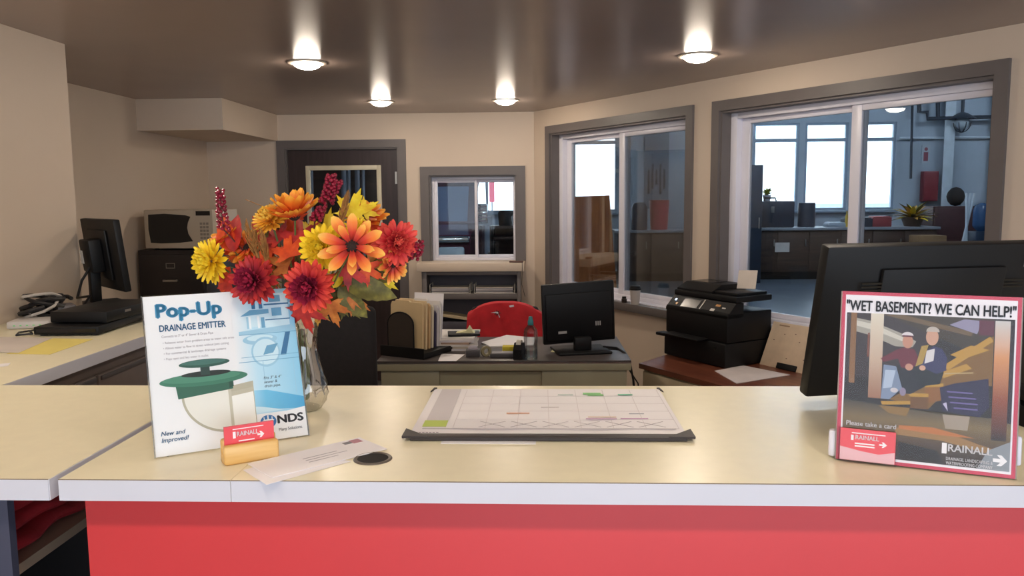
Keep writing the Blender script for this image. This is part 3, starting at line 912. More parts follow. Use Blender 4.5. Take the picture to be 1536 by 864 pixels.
bx('sheet', MATS['red_card'], t2, 0.0062, 0.346 * W, -0.0085, -0.0045, 0.002, 0.192 * H)
b = MB().prism([(0.0064, 0.0022), (0.343 * W, 0.0022), (0.343 * W, 0.075 * H), (0.25 * W, 0.055 * H), (0.15 * W, 0.065 * H), (0.0064, 0.085 * H)], -0.0087, -0.0085, 'xz')
b.build('pale_band', pm('e6b4ba'), t2)
cw_, ch_ = 0.34 * W, 0.19 * H
bx('fine_print_line', wm, t2, 0.006 + 0.2 * cw_, 0.006 + 0.78 * cw_, -0.0087, -0.0085, 0.87 * ch_, 0.90 * ch_)
bx('logo_bar', wm, t2, 0.006 + 0.19 * cw_, 0.006 + 0.235 * cw_, -0.0087, -0.0085, 0.66 * ch_, 0.82 * ch_)
text('lettering', 'RAINALL', wm, t2, 0.006 + 0.27 * cw_, -0.0087, 0.70 * ch_, 0.40 * cw_, 0.13 * ch_, 0.03)
MB().prism([(0.006 + a * cw_, b_ * ch_) for a, b_ in ((0.68, 0.57), (0.74, 0.57), (0.72, 0.51), (0.75, 0.51), (0.81, 0.595), (0.75, 0.68), (0.72, 0.68), (0.74, 0.62), (0.68, 0.62))], -0.0087, -0.0085, 'xz').build('logo_arrow', wm, t2)
bx('fine_print_line', wm, t2, 0.006 + 0.26 * cw_, 0.006 + 0.60 * cw_, -0.0087, -0.0085, 0.55 * ch_, 0.59 * ch_)
bx('fine_print_line', wm, t2, 0.006 + 0.26 * cw_, 0.006 + 0.60 * cw_, -0.0087, -0.0085, 0.47 * ch_, 0.51 * ch_)

# ============================================================ OFFICE EQUIPMENT
def monitor(name, label, loc, rz, w_, h_, z0, tilt=0.0, hub=True, base=(0.26, 0.2), th=0.028, hub_s=(0.17, 0.16, 0.05), stem_w=0.06, stem_f=0.5, roll=0.0):
    """flat screen seen from behind: back towards local -y, screen towards +y; z0 = height of the bottom edge"""
    t = thing(name, label, 'monitor', loc, rz)
    Mx = Matrix.Translation((0, 0, z0)) @ Matrix.Rotation(R(-roll), 4, 'Y') @ Matrix.Rotation(R(tilt), 4, 'X')
    sh = MB().box(-w_ / 2, w_ / 2, -th / 2, th / 2, 0, h_, 0.006)
    o = sh.build('shell', M_dark, t, True)
    o.matrix_local = Mx
    s_ = bx('screen', M_gloss, o, -w_ / 2 + 0.018, w_ / 2 - 0.018, th / 2, th / 2 + 0.001, 0.022, h_ - 0.018)
    hx, hz, hy = hub_s
    rc = MB().box(-w_ * 0.46, w_ * 0.46, -th / 2 - 0.008, -th / 2, h_ * 0.05, h_ * 0.84, 0.006) if stem_f < 0.5 else MB().box(-hx * 0.9, hx * 0.9, -th / 2 - 0.012, -th / 2, h_ * 0.15, h_ * 0.86, 0.006)
    rc.build('back_cover', M_dark, o, True)
    if hub:
        bx('hub', M_dark, o, -hx / 2, hx / 2, -th / 2 - 0.012 - hy, -th / 2 - 0.012, h_ * 0.5 - hz / 2, h_ * 0.5 + hz / 2, 0.008)
    hy2 = h_ * stem_f * math.cos(R(tilt)) + z0
    MB().box(-stem_w / 2, stem_w / 2, -th / 2 - 0.075, -th / 2 - 0.03, 0.012, hy2, 0.008).build('stem', M_dark, t, True)
    MB().box(-base[0] / 2, base[0] / 2, -base[1] * 0.65, base[1] * 0.35, 0, 0.014, 0.005).build('base', M_dark, t, True)
    return t, o


# big monitor on the front counter, back towards the viewer
pl = at(1203, 588, Y=1.84)
th_ = R(12)
mc = Vector((pl.x, pl.y, 0)) + Vector((math.cos(th_), math.sin(th_), 0)) * 0.285
t, o = monitor('computer_monitor', 'large black monitor seen from behind on the front counter', (mc.x, mc.y, CT), th_, 0.57, 0.355, 0.02, 12.0, False, (0.24, 0.10), 0.034)
lb = bx('back_label', mat('grey_label', '5d595a', 0.5), o, 0.20, 0.275, -0.0185, -0.017, 0.30, 0.327)
text('lettering', 'ECO', mat('label_ink', '2d2a2c', 0.5), o, 0.203, -0.0187, 0.304, 0.05, 0.016, 0.01)
for k in range(3):
    bx('vent_slot', M_gloss, o, -0.2, 0.2, -0.0275, -0.0262, 0.255 + 0.008 * k, 0.259 + 0.008 * k)
ph = thing('desk_phone', 'black desk phone half hidden behind the wet basement sign', 'phone', (1.06, 1.655, CT), R(10))
MB().prism([(-0.09, 0.0), (0.09, 0.0), (0.09, 0.055), (-0.09, 0.025)], -0.085, 0.085, 'yz').build('body', M_dark, ph)
MB().box(-0.085, -0.035, -0.095, 0.095, 0.05, 0.078, 0.012).build('handset', M_dark, ph, True)
MB().box(0.0, 0.07, 0.02, 0.07, 0.052, 0.056, 0.001).build('display', mat('lcd_grey', '9aa79a', 0.3), ph)
tag(bx('note_pad', M_paper, None, 1.06, 1.17, 1.77, 1.87, CT + 0.0004, CT + 0.012), 'white note pad behind the desk phone', 'note pad')

# ---- left side counter
pm_ = Vector((-2.015, 3.64, CT))
t, o = monitor('computer_monitor', 'black monitor seen edge-on on the left side counter', pm_, R(-45), 0.50, 0.32, 0.075, 6.0, True, (0.22, 0.17), 0.03, (0.15, 0.15, 0.055), 0.05)
bx('rating_label', mat('label_white', 'd8d5d0', 0.5), o, -0.02, 0.02, -0.0985, -0.097, 0.13, 0.19)
kb = thing('keyboard', 'flat black keyboard lying in front of the edge-on monitor', 'keyboard', at(160, 470, z=CT) + Vector((0.02, -0.02, 0.0)), R(20))
bx('body', M_dark, kb, -0.2, 0.2, -0.065, 0.065, 0.0, 0.016, 0.004)
for r_ in range(4):
    bx('key_row', M_gloss, kb, -0.185, 0.185, -0.05 + 0.027 * r_, -0.028 + 0.027 * r_, 0.016, 0.021, 0.002)
kb.location = (-1.83, 3.36, CT)
dv = thing('recorder_box', 'wide black recorder box at the bottom of the pair on the left counter', 'electronics', (-1.72, 2.94, CT), R(3))
bx('case', M_dark, dv, -0.10, 0.13, -0.19, 0.21, 0.006, 0.034, 0.004)
for sx in (-0.08, 0.1):
    for sy in (-0.16, 0.18):
        MB().cyl((sx, sy, 0), (sx, sy, 0.006), 0.012, n=12).build('foot', M_cable, dv)
bx('front_strip', M_gloss, dv, -0.09, 0.12, -0.192, -0.19, 0.014, 0.026)
dv2 = thing('recorder_box', 'slimmer black recorder box stacked on top with a small silver logo', 'electronics', (-1.69, 3.0, CT + 0.034), R(-2))
bx('case', M_dark, dv2, -0.10, 0.115, -0.18, 0.19, 0.004, 0.044, 0.004)
for sx in (-0.09, 0.09):
    for sy in (-0.15, 0.15):
        MB().cyl((sx, sy, 0), (sx, sy, 0.004), 0.01, n=12).build('foot', M_cable, dv2)
bx('logo_badge', M_metal, dv2, 0.1151, 0.116, -0.06, -0.02, 0.026, 0.035)
rt = thing('router', 'white router among the cable tangle on the left counter', 'router', (-1.955, 2.97, CT), R(15))
bx('body', mat('router_white', 'c9c5c2', 0.4), rt, -0.075, 0.075, -0.06, 0.06, 0.0, 0.03, 0.009)
for k in range(5):
    bx('led', mat('led_green', '6fd080', 0.3), rt, -0.05 + 0.022 * k, -0.043 + 0.022 * k, -0.0612, -0.06, 0.012, 0.016)
ad = thing('power_adapter', 'grey power adapter lying in the cable tangle', 'adapter', (-1.95, 3.17, CT), R(40))
bx('body', mat('adapter_grey', '6a6668', 0.45), ad, -0.035, 0.035, -0.05, 0.05, 0.0, 0.06, 0.008)
bx('label', mat('label_white', 'd8d5d0'), ad, -0.02, 0.02, -0.052, -0.0501, 0.015, 0.045)


def wiggle(c, r, n, amp, zr, seed, z0):
    rnd = random.Random(seed)
    pts = []
    ph0 = rnd.random() * 6
    for k in range(n):
        a = ph0 + k * 0.55
        rr = r * (0.75 + 0.3 * math.sin(k * 0.7 + seed))
        pts.append(Vector((c[0] + rr * math.cos(a) * 0.8, c[1] + rr * math.sin(a), z0 + zr * (0.5 + 0.5 * math.sin(k * 0.31 + seed)) )))
    return pts


for k in range(4):
    o = MB().tube(wiggle((-1.985 - 0.01 * k, 3.16 - 0.02 * k), 0.07 + 0.012 * k, 34 - 4 * k, 0.02, 0.075, k * 1.7 + 1, CT + 0.0095 + 0.006 * k), 0.0085, 7).build('black_cable', M_cable, None, True)
    tag(o, ['lowest coiled', 'second coiled', 'third coiled', 'topmost coiled'][k] + ' black cable in the tangle behind the router', 'cable', 'black cables on the left counter')
for k in range(2):
    o = MB().tube(wiggle((-1.98, 3.1), 0.095, 14, 0.02, 0.09, k * 2.3 + 4, CT + 0.012 + 0.015 * k), 0.006, 7).build('grey_cable', M_wcable, None, True)
    tag(o, ['lower', 'upper'][k] + ' looped pale grey cable on the black cable tangle', 'cable', 'grey cables on the left counter')
o = MB().tube([(-2.05, 3.57, CT + 0.2), (-2.08, 3.52, CT + 0.12), (-2.07, 3.46, CT + 0.05), (-2.0, 3.44, CT + 0.06), (-1.98, 3.36, CT + 0.035), (-1.95, 3.26, CT + 0.01), (-1.93, 3.16, CT + 0.007)], 0.006, 8).build('monitor_cable', M_cable, None, True)
tag(o, 'black cable curving down from the edge-on monitor', 'cable')
o = MB().tube([(-1.87, 2.87, CT + 0.006), (-1.9, 2.80, CT + 0.006), (-1.87, 2.74, CT + 0.006), (-1.83, 2.77, CT + 0.006), (-1.88, 2.83, CT + 0.006)], 0.0035, 7).build('thin_cable', M_cable, None, True)
tag(o, 'thin black wire loop lying in front of the recorder boxes', 'cable')
o = MB().tube([(-1.58, 3.1, CT + 0.02), (-1.56, 3.04, CT + 0.005), (-1.53, 2.98, CT + 0.005), (-1.52, 3.08, CT + 0.005), (-1.5, 3.2, CT + 0.005)], 0.003, 7).build('thin_cable', M_cable, None, True)
tag(o, 'thin black wire beside the recorder boxes near the worktop edge', 'cable')
M_yel = mat('yellow_paper', 'e8d77a', 0.7, var=0.03)
def flat_px(name, label, cat, px, m, th=0.0008, z=CT, dz=0.0005):
    pts = [at(x, y, z=z) for x, y in px]
    return sheet_at(name, label, cat, [(p.x, p.y) for p in pts], z + dz, m, th)
flat_px('yellow_sheet', 'yellow paper sheet on the left counter', 'paper', [(10, 531), (75, 532), (140, 509), (80, 508)], M_yel)
flat_px('paper_sheet', 'greyish white paper sheet lying partly on the yellow sheet', 'paper', [(-60, 528), (28, 530), (78, 508), (-5, 506)], mat('grey_paper', 'd5ccc6', 0.7), 0.0008, CT, 0.0016)
flat_px('paper_scrap', 'small white paper scrap at the left edge of the side counter', 'paper', [(-40, 556), (12, 549), (16, 545), (-30, 549)], M_paper)
o = MB().tube([(-1.95 + 0.03 * math.cos(a), 2.62 + 0.03 * math.sin(a), CT + 0.006) for a in [R(20 * k) for k in range(18)]], 0.005, 8).build('cable_ring', M_wcable, None, True)
tag(o, 'pale cable ring at the left edge of the side counter', 'cable')

# ---- filing cabinet with microwave
M_file = mat('black_brown_enamel', '2a2425', 0.35, var=0.06)
fc = thing('filing_cabinet', 'dark brown filing cabinet under the microwave', 'filing cabinet', (-2.775, 5.36, 0))
FH = 1.215
bx('body', M_file, fc, 0.0, 0.47, 0.02, 0.70, 0.0, FH, 0.005)
for k in range(4):
    z1 = FH - 0.03 - k * 0.295
    d = bx('drawer', M_file, fc, 0.018, 0.452, 0.0, 0.02, z1 - 0.28, z1, 0.005)
    lf = MB()
    lf.box(0.20, 0.262, -0.004, 0.0, z1 - 0.062, z1 - 0.058).box(0.20, 0.262, -0.004, 0.0, z1 - 0.094, z1 - 0.09).box(0.20, 0.204, -0.004, 0.0, z1 - 0.09, z1 - 0.062).box(0.258, 0.262, -0.004, 0.0, z1 - 0.09, z1 - 0.062)
    lf.build('label_frame', M_metal, d)
    hd = MB().box(0.18, 0.28, -0.022, -0.016, z1 - 0.185, z1 - 0.17, 0.002).box(0.18, 0.19, -0.016, 0.0, z1 - 0.185, z1 - 0.17).box(0.27, 0.28, -0.016, 0.0, z1 - 0.185, z1 - 0.17)
    hd.build('handle', M_metal, d, True)
mwv = thing('microwave', 'cream microwave with curved dark door glass on the filing cabinet', 'microwave', (-2.715, 5.37, FH), R(-4))
M_mw = mat('microwave_cream', 'b9ab98', 0.4, var=0.03)
bx('case', M_mw, mwv, 0.0, 0.49, 0.02, 0.37, 0.01, 0.272, 0.006)
for sx in (0.05, 0.44):
    for sy in (0.06, 0.33):
        MB().cyl((sx, sy, 0), (sx, sy, 0.012), 0.015, n=12).build('foot', M_dark, mwv)
dr = bx('door', M_mw, mwv, 0.002, 0.355, -0.004, 0.02, 0.012, 0.27, 0.006)
gl = [(0.035, 0.24), (0.15, 0.246), (0.30, 0.235), (0.335, 0.225), (0.315, 0.185), (0.308, 0.15), (0.315, 0.11), (0.345, 0.06), (0.25, 0.05), (0.12, 0.046), (0.045, 0.05), (0.032, 0.14)]
MB().prism(gl, -0.0055, -0.004, 'xz').build('door_glass', M_gloss, dr)
cp = MB().prism([(0.355, 0.012), (0.355, 0.06), (0.33, 0.11), (0.322, 0.15), (0.33, 0.19), (0.355, 0.23), (0.355, 0.27), (0.49, 0.27), (0.49, 0.012)], -0.0065, 0.02, 'xz').build('control_panel', M_mw, mwv)
bx('display', M_gloss, cp, 0.375, 0.475, -0.008, -0.0065, 0.232, 0.262)
M_key = mat('key_grey', '857a70', 0.5)
for r_ in range(5):
    for c_ in range(3):
        bx('key', M_key, cp, 0.40 + c_ * 0.022, 0.417 + c_ * 0.022, -0.0075, -0.0065, 0.075 + r_ * 0.024, 0.090 + r_ * 0.024)

# ---- dark high chair behind the vase
M_fab = mat('black_fabric', '1d191a', 0.85, var=0.15, scale=60, bump=0.3, bscale=300)


def office_chair(name, label, loc, rz, top, wb, seat_z=0.47, arms=True):
    """swivel chair; backrest towards local -y"""
    t = thing(name, label, 'chair', loc, rz)
    hb = top - seat_z - 0.08
    def back(u, v, s=1):
        x = (u - 0.5) * wb * (1 - 0.06 * (2 * v - 1) ** 2)
        return Vector((x, -0.22 - 0.05 * v + 0.12 * (2 * u - 1) ** 2 * 0.5, seat_z + 0.08 + hb * v))
    b = MB().box(-wb / 2, wb / 2, -0.26, -0.20, seat_z + 0.08, top, 0.028, seg=4)
    b.build('backrest', M_fab, t, True)
    MB().box(-0.24, 0.24, -0.2, 0.26, seat_z - 0.04, seat_z + 0.04, 0.03, seg=3).build('seat', M_fab, t, True)
    MB().tube([(0, -0.265, seat_z + 0.25), (0, -0.27, seat_z + 0.02), (0, -0.2, seat_z - 0.06), (0, 0.0, seat_z - 0.06)], 0.022, 8).build('back_bar', M_dark, t, True)
    MB().cyl((0, 0, 0.09), (0, 0, seat_z - 0.05), 0.028, n=16).build('gas_lift', M_dark, t, True)
    for k in range(5):
        a = R(72 * k + 18)
        l = MB().tube([(0, 0, 0.11), (0.15 * math.cos(a), 0.15 * math.sin(a), 0.095), (0.28 * math.cos(a), 0.28 * math.sin(a), 0.075)], 0.024, 8, 0.016).build('leg', M_dark, t, True)
        MB().cyl((0.28 * math.cos(a) - 0.02 * math.sin(a), 0.28 * math.sin(a) + 0.02 * math.cos(a), 0.028), (0.28 * math.cos(a) + 0.02 * math.sin(a), 0.28 * math.sin(a) - 0.02 * math.cos(a), 0.028), 0.028, n=14).build('caster', M_dark, l, True)
    if arms:
        for s_ in (-1, 1):
            MB().tube([(s_ * 0.25, 0.12, seat_z), (s_ * 0.28, 0.12, seat_z + 0.12), (s_ * 0.28, 0.1, seat_z + 0.2), (s_ * 0.28, -0.12, seat_z + 0.21)], 0.018, 8).build('armrest', M_dark, t, True)
    return t


office_chair('office_chair', 'black high-backed office chair behind the glass vase', (-0.90, 3.40, 0), R(-3), 1.125, 0.47, 0.50, False)

# ---- green grey steel desk
M_desk = mat('sage_enamel', 'a09d86', 0.4, var=0.05)
M_dtop = mat('desk_linoleum', '4b4442', 0.4, var=0.1)
DZT = 0.75
dk_ = thing('steel_desk', 'sage green steel desk with dark top behind the front counter', 'desk', (-0.84, 3.9, 0), R(1))
bx('desktop', M_dtop, dk_, 0.0, 1.26, 0.0, 0.69, DZT - 0.012, DZT, 0.002)
bx('top_rim', M_desk, dk_, 0.0, 1.26, -0.004, 0.69, DZT - 0.05, DZT - 0.012, 0.003)
bx('chrome_strip', M_metal, dk_, 0.0, 1.26, -0.006, -0.0035, DZT - 0.014, DZT - 0.008)
bx('modesty_panel', M_desk, dk_, 0.31, 0.82, 0.03, 0.045, 0.22, DZT - 0.05)
for x0, x1 in ((0.02, 0.31), (0.82, 1.24)):
    p = bx('pedestal', M_desk, dk_, x0, x1, 0.012, 0.66, 0.08, DZT - 0.05, 0.003)
    bx('kick_base', M_dark, dk_, x0 + 0.02, x1 - 0.02, 0.05, 0.62, 0.0, 0.08)
    for k in range(3):
        bx('drawer', M_desk, p, x0 + 0.012, x1 - 0.012, 0.66, 0.678, 0.1 + k * 0.2, 0.285 + k * 0.2, 0.004)

# file sorter and folders
M_manila = mat('manila_card', 'd9be90', 0.7, var=0.05)
M_mesh = mat('black_wire_mesh', '3a322c', 0.5, var=0.4, scale=400)
so = Vector((-0.735, 4.03, DZT))
srz = R(-26)
FS = 0.72
t = thing('file_sorter', 'black mesh desk file sorter with arched ends holding folders', 'file sorter', so, srz)
bx('base_tray', M_dark, t, -0.11, 0.16, -0.03, 0.25, 0.0, 0.03, 0.004)
MB().box(-0.11, 0.16, -0.034, -0.03, 0.0, 0.055, 0.001).build('front_lip', M_dark, t)
def arch(w0, w1, h, n=14):
    c, r = (w0 + w1) / 2, (w1 - w0) / 2
    return [(w0, 0.03), (w1, 0.03)] + [(c + r * math.cos(math.pi * k / n), h - r * 0.75 + r * 0.75 * math.sin(math.pi * k / n)) for k in range(n + 1)]
for yy in (0.0, 0.225):
    e = MB().prism(arch(-0.085, 0.075, 0.225), yy, yy + 0.003, 'xz').build('arched_end', M_mesh, t)
    ar = arch(-0.085, 0.075, 0.225)
    MB().tube([(u, yy + 0.0015, v) for u, v in ar[1:]] + [(ar[0][0], yy + 0.0015, ar[0][1])], 0.004, 8).build('wire_rim', M_dark, e, True)
fl = [('thick manila folder right behind the arched mesh end', 'd9be90', 0.04), ('manila folder with tall tab, second from the front in the sorter', 'e0c79c', 0.085), ('tan folder in the middle of the mesh sorter', 'cdaa7c', 0.125), ('pale folder fourth from the front in the sorter', 'dcd0b8', 0.165), ('dark blue binder between folders in the sorter', '3a3450', 0.20), ('white folder fifth from the front in the sorter', 'd6d0d2', 0.23), ('rearmost white folder in the mesh sorter', 'e2ddd8', 0.262)]
for k, (lab, c, yy) in enumerate(fl):
    hgt = (0.245, 0.25, 0.235, 0.225, 0.19, 0.215, 0.235)[k]
    f = MB().prism([(FS * a_, b_) for a_, b_ in [(-0.135, 0.0), (0.14, 0.0), (0.14, hgt - 0.015), (0.128, hgt - 0.002), (0.03, hgt - 0.002), (0.02, hgt + 0.006), (-0.09, hgt + 0.006), (-0.10, hgt - 0.002), (-0.125, hgt - 0.002), (-0.135, hgt - 0.02)]], 0, 0.014, 'xz')
    o = f.build('file_folder', mat('folder_' + c, c, 0.7, var=0.05), None, loc=so + Matrix.Rotation(srz, 3, 'Z') @ Vector((0.005, yy * 0.72, 0.031)), rot=(R(-3), 0, srz))
    tag(o, lab, 'folder', 'folders in the mesh sorter')
o = MB().prism([(-0.07, 0.0), (0.10, 0.0), (0.115, 0.272), (-0.07, 0.27)], 0, 0.004, 'xz').build('white_sheet', M_paper, None, loc=so + Matrix.Rotation(srz, 3, 'Z') @ Vector((0.0, 0.212, 0.031)), rot=(R(-2), 0, srz))
tag(o, 'white paper sticking up at the back of the mesh sorter', 'paper')

# paper stacks on the desk
cs = ['d8d2d4', 'cbbfae', 'e2dcd8', 'b89a84', 'dcd6d8', 'e6e0dc']
pc = at(678, 528, z=DZT)
for k in range(6):
    h_ = 0.011
    o = bx('paper_stack', mat('stack_' + cs[k], cs[k], 0.75, var=0.05), None, -0.11, 0.11, -0.14, 0.14, 0, h_, loc=(pc.x + 0.01 * (k % 3 - 1), pc.y + 0.16 + 0.008 * (k % 2), DZT + 0.0005 + k * (h_ + 0.0005)), rot=(0, 0, R((4, -3, 6, -5, 2, -2)[k])))
    tag(o, ['lowest bundle', 'second lowest bundle', 'third bundle from below', 'brownish fourth bundle', 'fifth bundle from below', 'topmost bundle'][k] + ' of the paper pile beside the mesh sorter', 'paper', 'paper pile on the steel desk')
zt = DZT + 6 * 0.0115 + 0.001
o = bx('black_notebook', M_dark, None, -0.085, 0.085, -0.06, 0.06, 0, 0.012, 0.003, loc=(pc.x + 0.05, pc.y + 0.13, zt), rot=(0, 0, R(8)))
tag(o, 'thin black notebook on top of the paper pile', 'notebook')
b = MB().prism([(-0.05, 0.0), (0.05, 0.0), (0.035, 0.012), (0.02, 0.035), (0.005, 0.012)], -0.03, 0.03, 'xz')
tag(b.build('crumpled_note', mat('pale_yellow_paper', 'e6dfae', 0.7), None, loc=(pc.x + 0.06, pc.y + 0.13, zt + 0.0125)), 'pale yellow curled note on the black notebook', 'note')
flat_px('paper_sheet', 'white sheet at the front edge of the steel desk below the pile', 'paper', [(657, 542), (684, 542), (697, 532), (662, 531)], M_paper, 0.0008, DZT)

# small desk things
p = at(709, 536, z=DZT)
t = thing('note_box', 'small dark box with a crumpled tissue on the steel desk', 'box', p, R(2))
bx('body', M_grey, t, -0.035, 0.035, 0, 0.06, 0.0, 0.036, 0.004)
MB().sphere((0, 0.03, 0.04), 0.026, 2, (1, 0.9, 0.6)).build('tissue', mat('grey_tissue', 'a8a3ae', 0.8), t, True)
p = at(733, 536, z=DZT)
t = thing('tape_roll', 'clear tape roll standing beside the dark box on the desk', 'tape', p, R(30))
MB().lathe([(0.015, -0.008), (0.027, -0.008), (0.027, 0.008), (0.015, 0.008), (0.015, -0.008)], 24, capb=False).build('ring', mat('amber_tape', '9a9070', 0.3), t, True, loc=(0, 0.03, 0.027), rot=(R(90), 0, 0))
p = at(753, 537, z=DZT)
t = thing('calculator', 'grey desk calculator with light keys on the steel desk', 'calculator', p, 0)
bx('body', M_grey, t, -0.06, 0.06, 0, 0.08, 0.0, 0.02, 0.004)
for k in range(3):
    bx('key_row', mat('key_light', 'a8a5a8', 0.5), t, -0.052, 0.052, 0.006 + 0.02 * k, 0.02 + 0.02 * k, 0.02, 0.024, 0.001)
p = at(762, 527, z=DZT)
tag(MB().box(-0.03, 0.03, 0, 0.06, 0.0, 0.024, 0.003).build('sticky_notes', mat('sticky_yellow', 'd8c83a', 0.7), None, True, loc=p), 'small yellow sticky note block on the steel desk', 'note')
p = at(778, 538, z=DZT)
t = thing('tape_dispenser', 'black tape dispenser beside the water bottle', 'tape dispenser', p, R(80))
MB().prism([(-0.03, 0.0), (0.11, 0.0), (0.11, 0.03), (0.06, 0.035), (0.05, 0.075), (0.0, 0.08), (-0.03, 0.05)], -0.022, 0.022, 'xz').build('body', M_dark, t)
MB().cyl((0.02, -0.012, 0.062), (0.02, 0.012, 0.062), 0.03, n=20).build('tape', mat('clear_tape', 'c8c4b8', 0.3), t, True)
fan = [(722, 515), (735, 521), (800, 519), (803, 508), (760, 504)]
flat_px('paper_sheet', 'white papers spread on the desk below the red shirt', 'paper', fan, M_paper, 0.006, DZT)
p = at(796, 541, z=DZT) + Vector((0, 0.035, 0))
t = thing('water_bottle', 'clear plastic water bottle with teal cap on the desk edge', 'bottle', p)
M_pet = clear('clear_plastic', (0.86, 0.89, 0.91), 0.03, 0.05, 0.45)
MB().lathe([(0.026, 0.0), (0.034, 0.004), (0.0345, 0.03), (0.0335, 0.05), (0.0345, 0.07), (0.0345, 0.135), (0.031, 0.152), (0.018, 0.168), (0.013, 0.178), (0.013, 0.19)], 28).build('bottle_body', M_pet, t, True)
MB().lathe([(0.014, 0.172), (0.0145, 0.174), (0.0145, 0.192), (0.011, 0.2), (0.009, 0.214), (0.003, 0.216)], 20).build('cap', mat('teal_cap', '2f7f86', 0.4), t, True)
MB().lathe([(0.0325, 0.002), (0.0325, 0.05), (0.001, 0.0502)], 24).build('water', clear('water', (0.85, 0.9, 0.92), 0.03, 0.02, 0.3), t, True)

# monitor on the desk, back towards the viewer
t, o = monitor('computer_monitor', 'black monitor seen from behind on the steel desk', (0.175, 4.19, DZT), R(12), 0.385, 0.315, 0.045, 3.0, False, (0.28, 0.22), 0.03, (0.15, 0.15, 0.05), 0.09, 0.12, 2.6)
lg = MB()
for k in range(3):
    lg.box(0.085 + 0.011 * k, 0.091 + 0.011 * k, -0.0245, -0.023, 0.085, 0.108)
lg.build('logo', mat('logo_silver', 'b8b6b4', 0.4), o)
bx('sticker', mat('logo_silver', 'b8b6b4', 0.4), o, -0.115, -0.07, -0.0245, -0.023, 0.055, 0.068)
p = at(847, 527, z=DZT)
tag(bx('sticky_note', mat('pale_yellow_paper', 'e6dfae', 0.7), None, -0.05, 0.04, -0.02, 0.03, 0, 0.003, loc=(p.x - 0.02, p.y - 0.01, DZT + 0.0004), rot=(0, 0, R(-8))), 'pale yellow note beside the desk monitor base', 'note')
o = MB().tube([at(905, 520, Y=4.2), at(925, 522, Y=4.15), at(938, 530, Y=4.1), at(945, 545, Y=4.05), at(950, 570, Y=4.05), at(955, 620, Y=4.05)], 0.006, 8).build('black_cable', M_cable, None, True)
tag(o, 'black cable running from the desk monitor over the right desk end', 'cable')
o = MB().tube([at(905, 523, Y=4.22), at(930, 525, Y=4.18), at(940, 535, Y=4.13), at(942, 552, Y=4.1), at(957, 575, Y=4.1), at(962, 620, Y=4.1)], 0.004, 8).build('black_cable', M_cable, None, True)
tag(o, 'thinner black cable hanging beside the right desk end', 'cable')

# chair with red work shirt hung over the backrest
ch = office_chair('office_chair', 'black office chair behind the steel desk under a red shirt', (-0.265, 4.98, 0), R(180), 0.845, 0.44, 0.45, True)
cb = Vector((-0.265, 4.98 + 0.23, 0))
M_redfab = mat('red_work_fabric', 'c4202a', 0.8, var=0.12, scale=14, bump=0.35, bscale=40)
sh = thing('red_shirt', 'red work shirt draped over the chair behind the desk', 'shirt', (cb.x, cb.y, 0.413))


def drape(u, v):
    # u across the chair, v from front hem over the top to rear hem
    x = (u - 0.5) * 0.48
    edge = abs(2 * u - 1)
    top = 0.452 - 0.075 * edge ** 2.6
    if v < 0.45:
        f = v / 0.45
        z = top * f + (0.02 + 0.06 * edge) * (1 - f)
        y = -0.052 - 0.05 * (1 - f) - 0.012 * math.sin(u * 21 + f * 2) * (1 - f * 0.7) - 0.008 * math.sin(u * 9 + 1)
    elif v < 0.55:
        a = (v - 0.45) / 0.1 * math.pi
        y = -0.052 * math.cos(a)
        z = top + 0.016 * math.sin(a)
    else:
        f = (1 - v) / 0.45
        z = top * f + 0.1 * (1 - f)
        y = 0.052 + 0.03 * (1 - f) + 0.008 * math.sin(u * 17)
    x *= 1 + 0.10 * (1 - min(1, z / 0.42))
    return Vector((x, y, z))


MB().grid(drape, 30, 30).build('fabric', M_redfab, sh, True)
em = MB()
for k in range(7):
    a = R(51.4 * k)
    em.prism([(0.008 * math.cos(a - 0.5) - 0.045, 0.40 + 0.008 * math.sin(a - 0.5)), (0.008 * math.cos(a + 0.5) - 0.045, 0.40 + 0.008 * math.sin(a + 0.5)), (0.026 * math.cos(a) - 0.045, 0.40 + 0.026 * math.sin(a))], -0.090, -0.084, 'xz')
em.build('star_emblem', mat('emblem_dark', '30100f', 0.6), sh)
MB().prism([(-0.085, 0.403), (-0.05, 0.410), (-0.05, 0.400)], -0.0925, -0.0905, 'xz').prism([(-0.04, 0.40), (-0.028, 0.375), (-0.034, 0.37)], -0.0925, -0.0905, 'xz').build('emblem_ray', M_white, sh)
MB().sphere((-0.045, -0.091, 0.402), 0.007).build('emblem_dot', M_white, sh, True)
MB().prism([(0.03, 0.447), (0.06, 0.452), (0.062, 0.44), (0.035, 0.436)], -0.084, -0.078, 'xz').build('white_patch', M_white, sh)

# ---- built-in bookcase under the small window
bc = thing('bookcase', 'grey built-in bookcase under the small back window', 'bookcase', (-1.0, 6.45, 0))
BWD, BH = 0.80, 0.962
M_bkin = mat('slate_paint', '47454f', 0.5)
bx('side_panel', M_trim, bc, 0.0, 0.04, 0.0, 0.205, 0.0, BH, 0.002)
bx('side_panel', M_trim, bc, BWD - 0.03, BWD, 0.0, 0.205, 0.0, BH, 0.002)
bx('back_panel', M_bkin, bc, 0.04, BWD - 0.03, 0.19, 0.205, 0.0, BH)
bx('top_rail', M_trim, bc, 0.04, BWD - 0.03, 0.0, 0.205, BH - 0.03, BH, 0.002)
for z_ in (0.735, 0.42, 0.08):
    bx('shelf', M_trim, bc, 0.04, BWD - 0.03, 0.0, 0.19, z_, z_ + 0.045, 0.002)
o = bx('sill_shelf', M_wall, None, -1.035, -0.17, 6.42, BW - 0.001, BH, 1.03, 0.004)
tag(o, 'beige ledge on top of the bookcase below the small window', 'ledge')
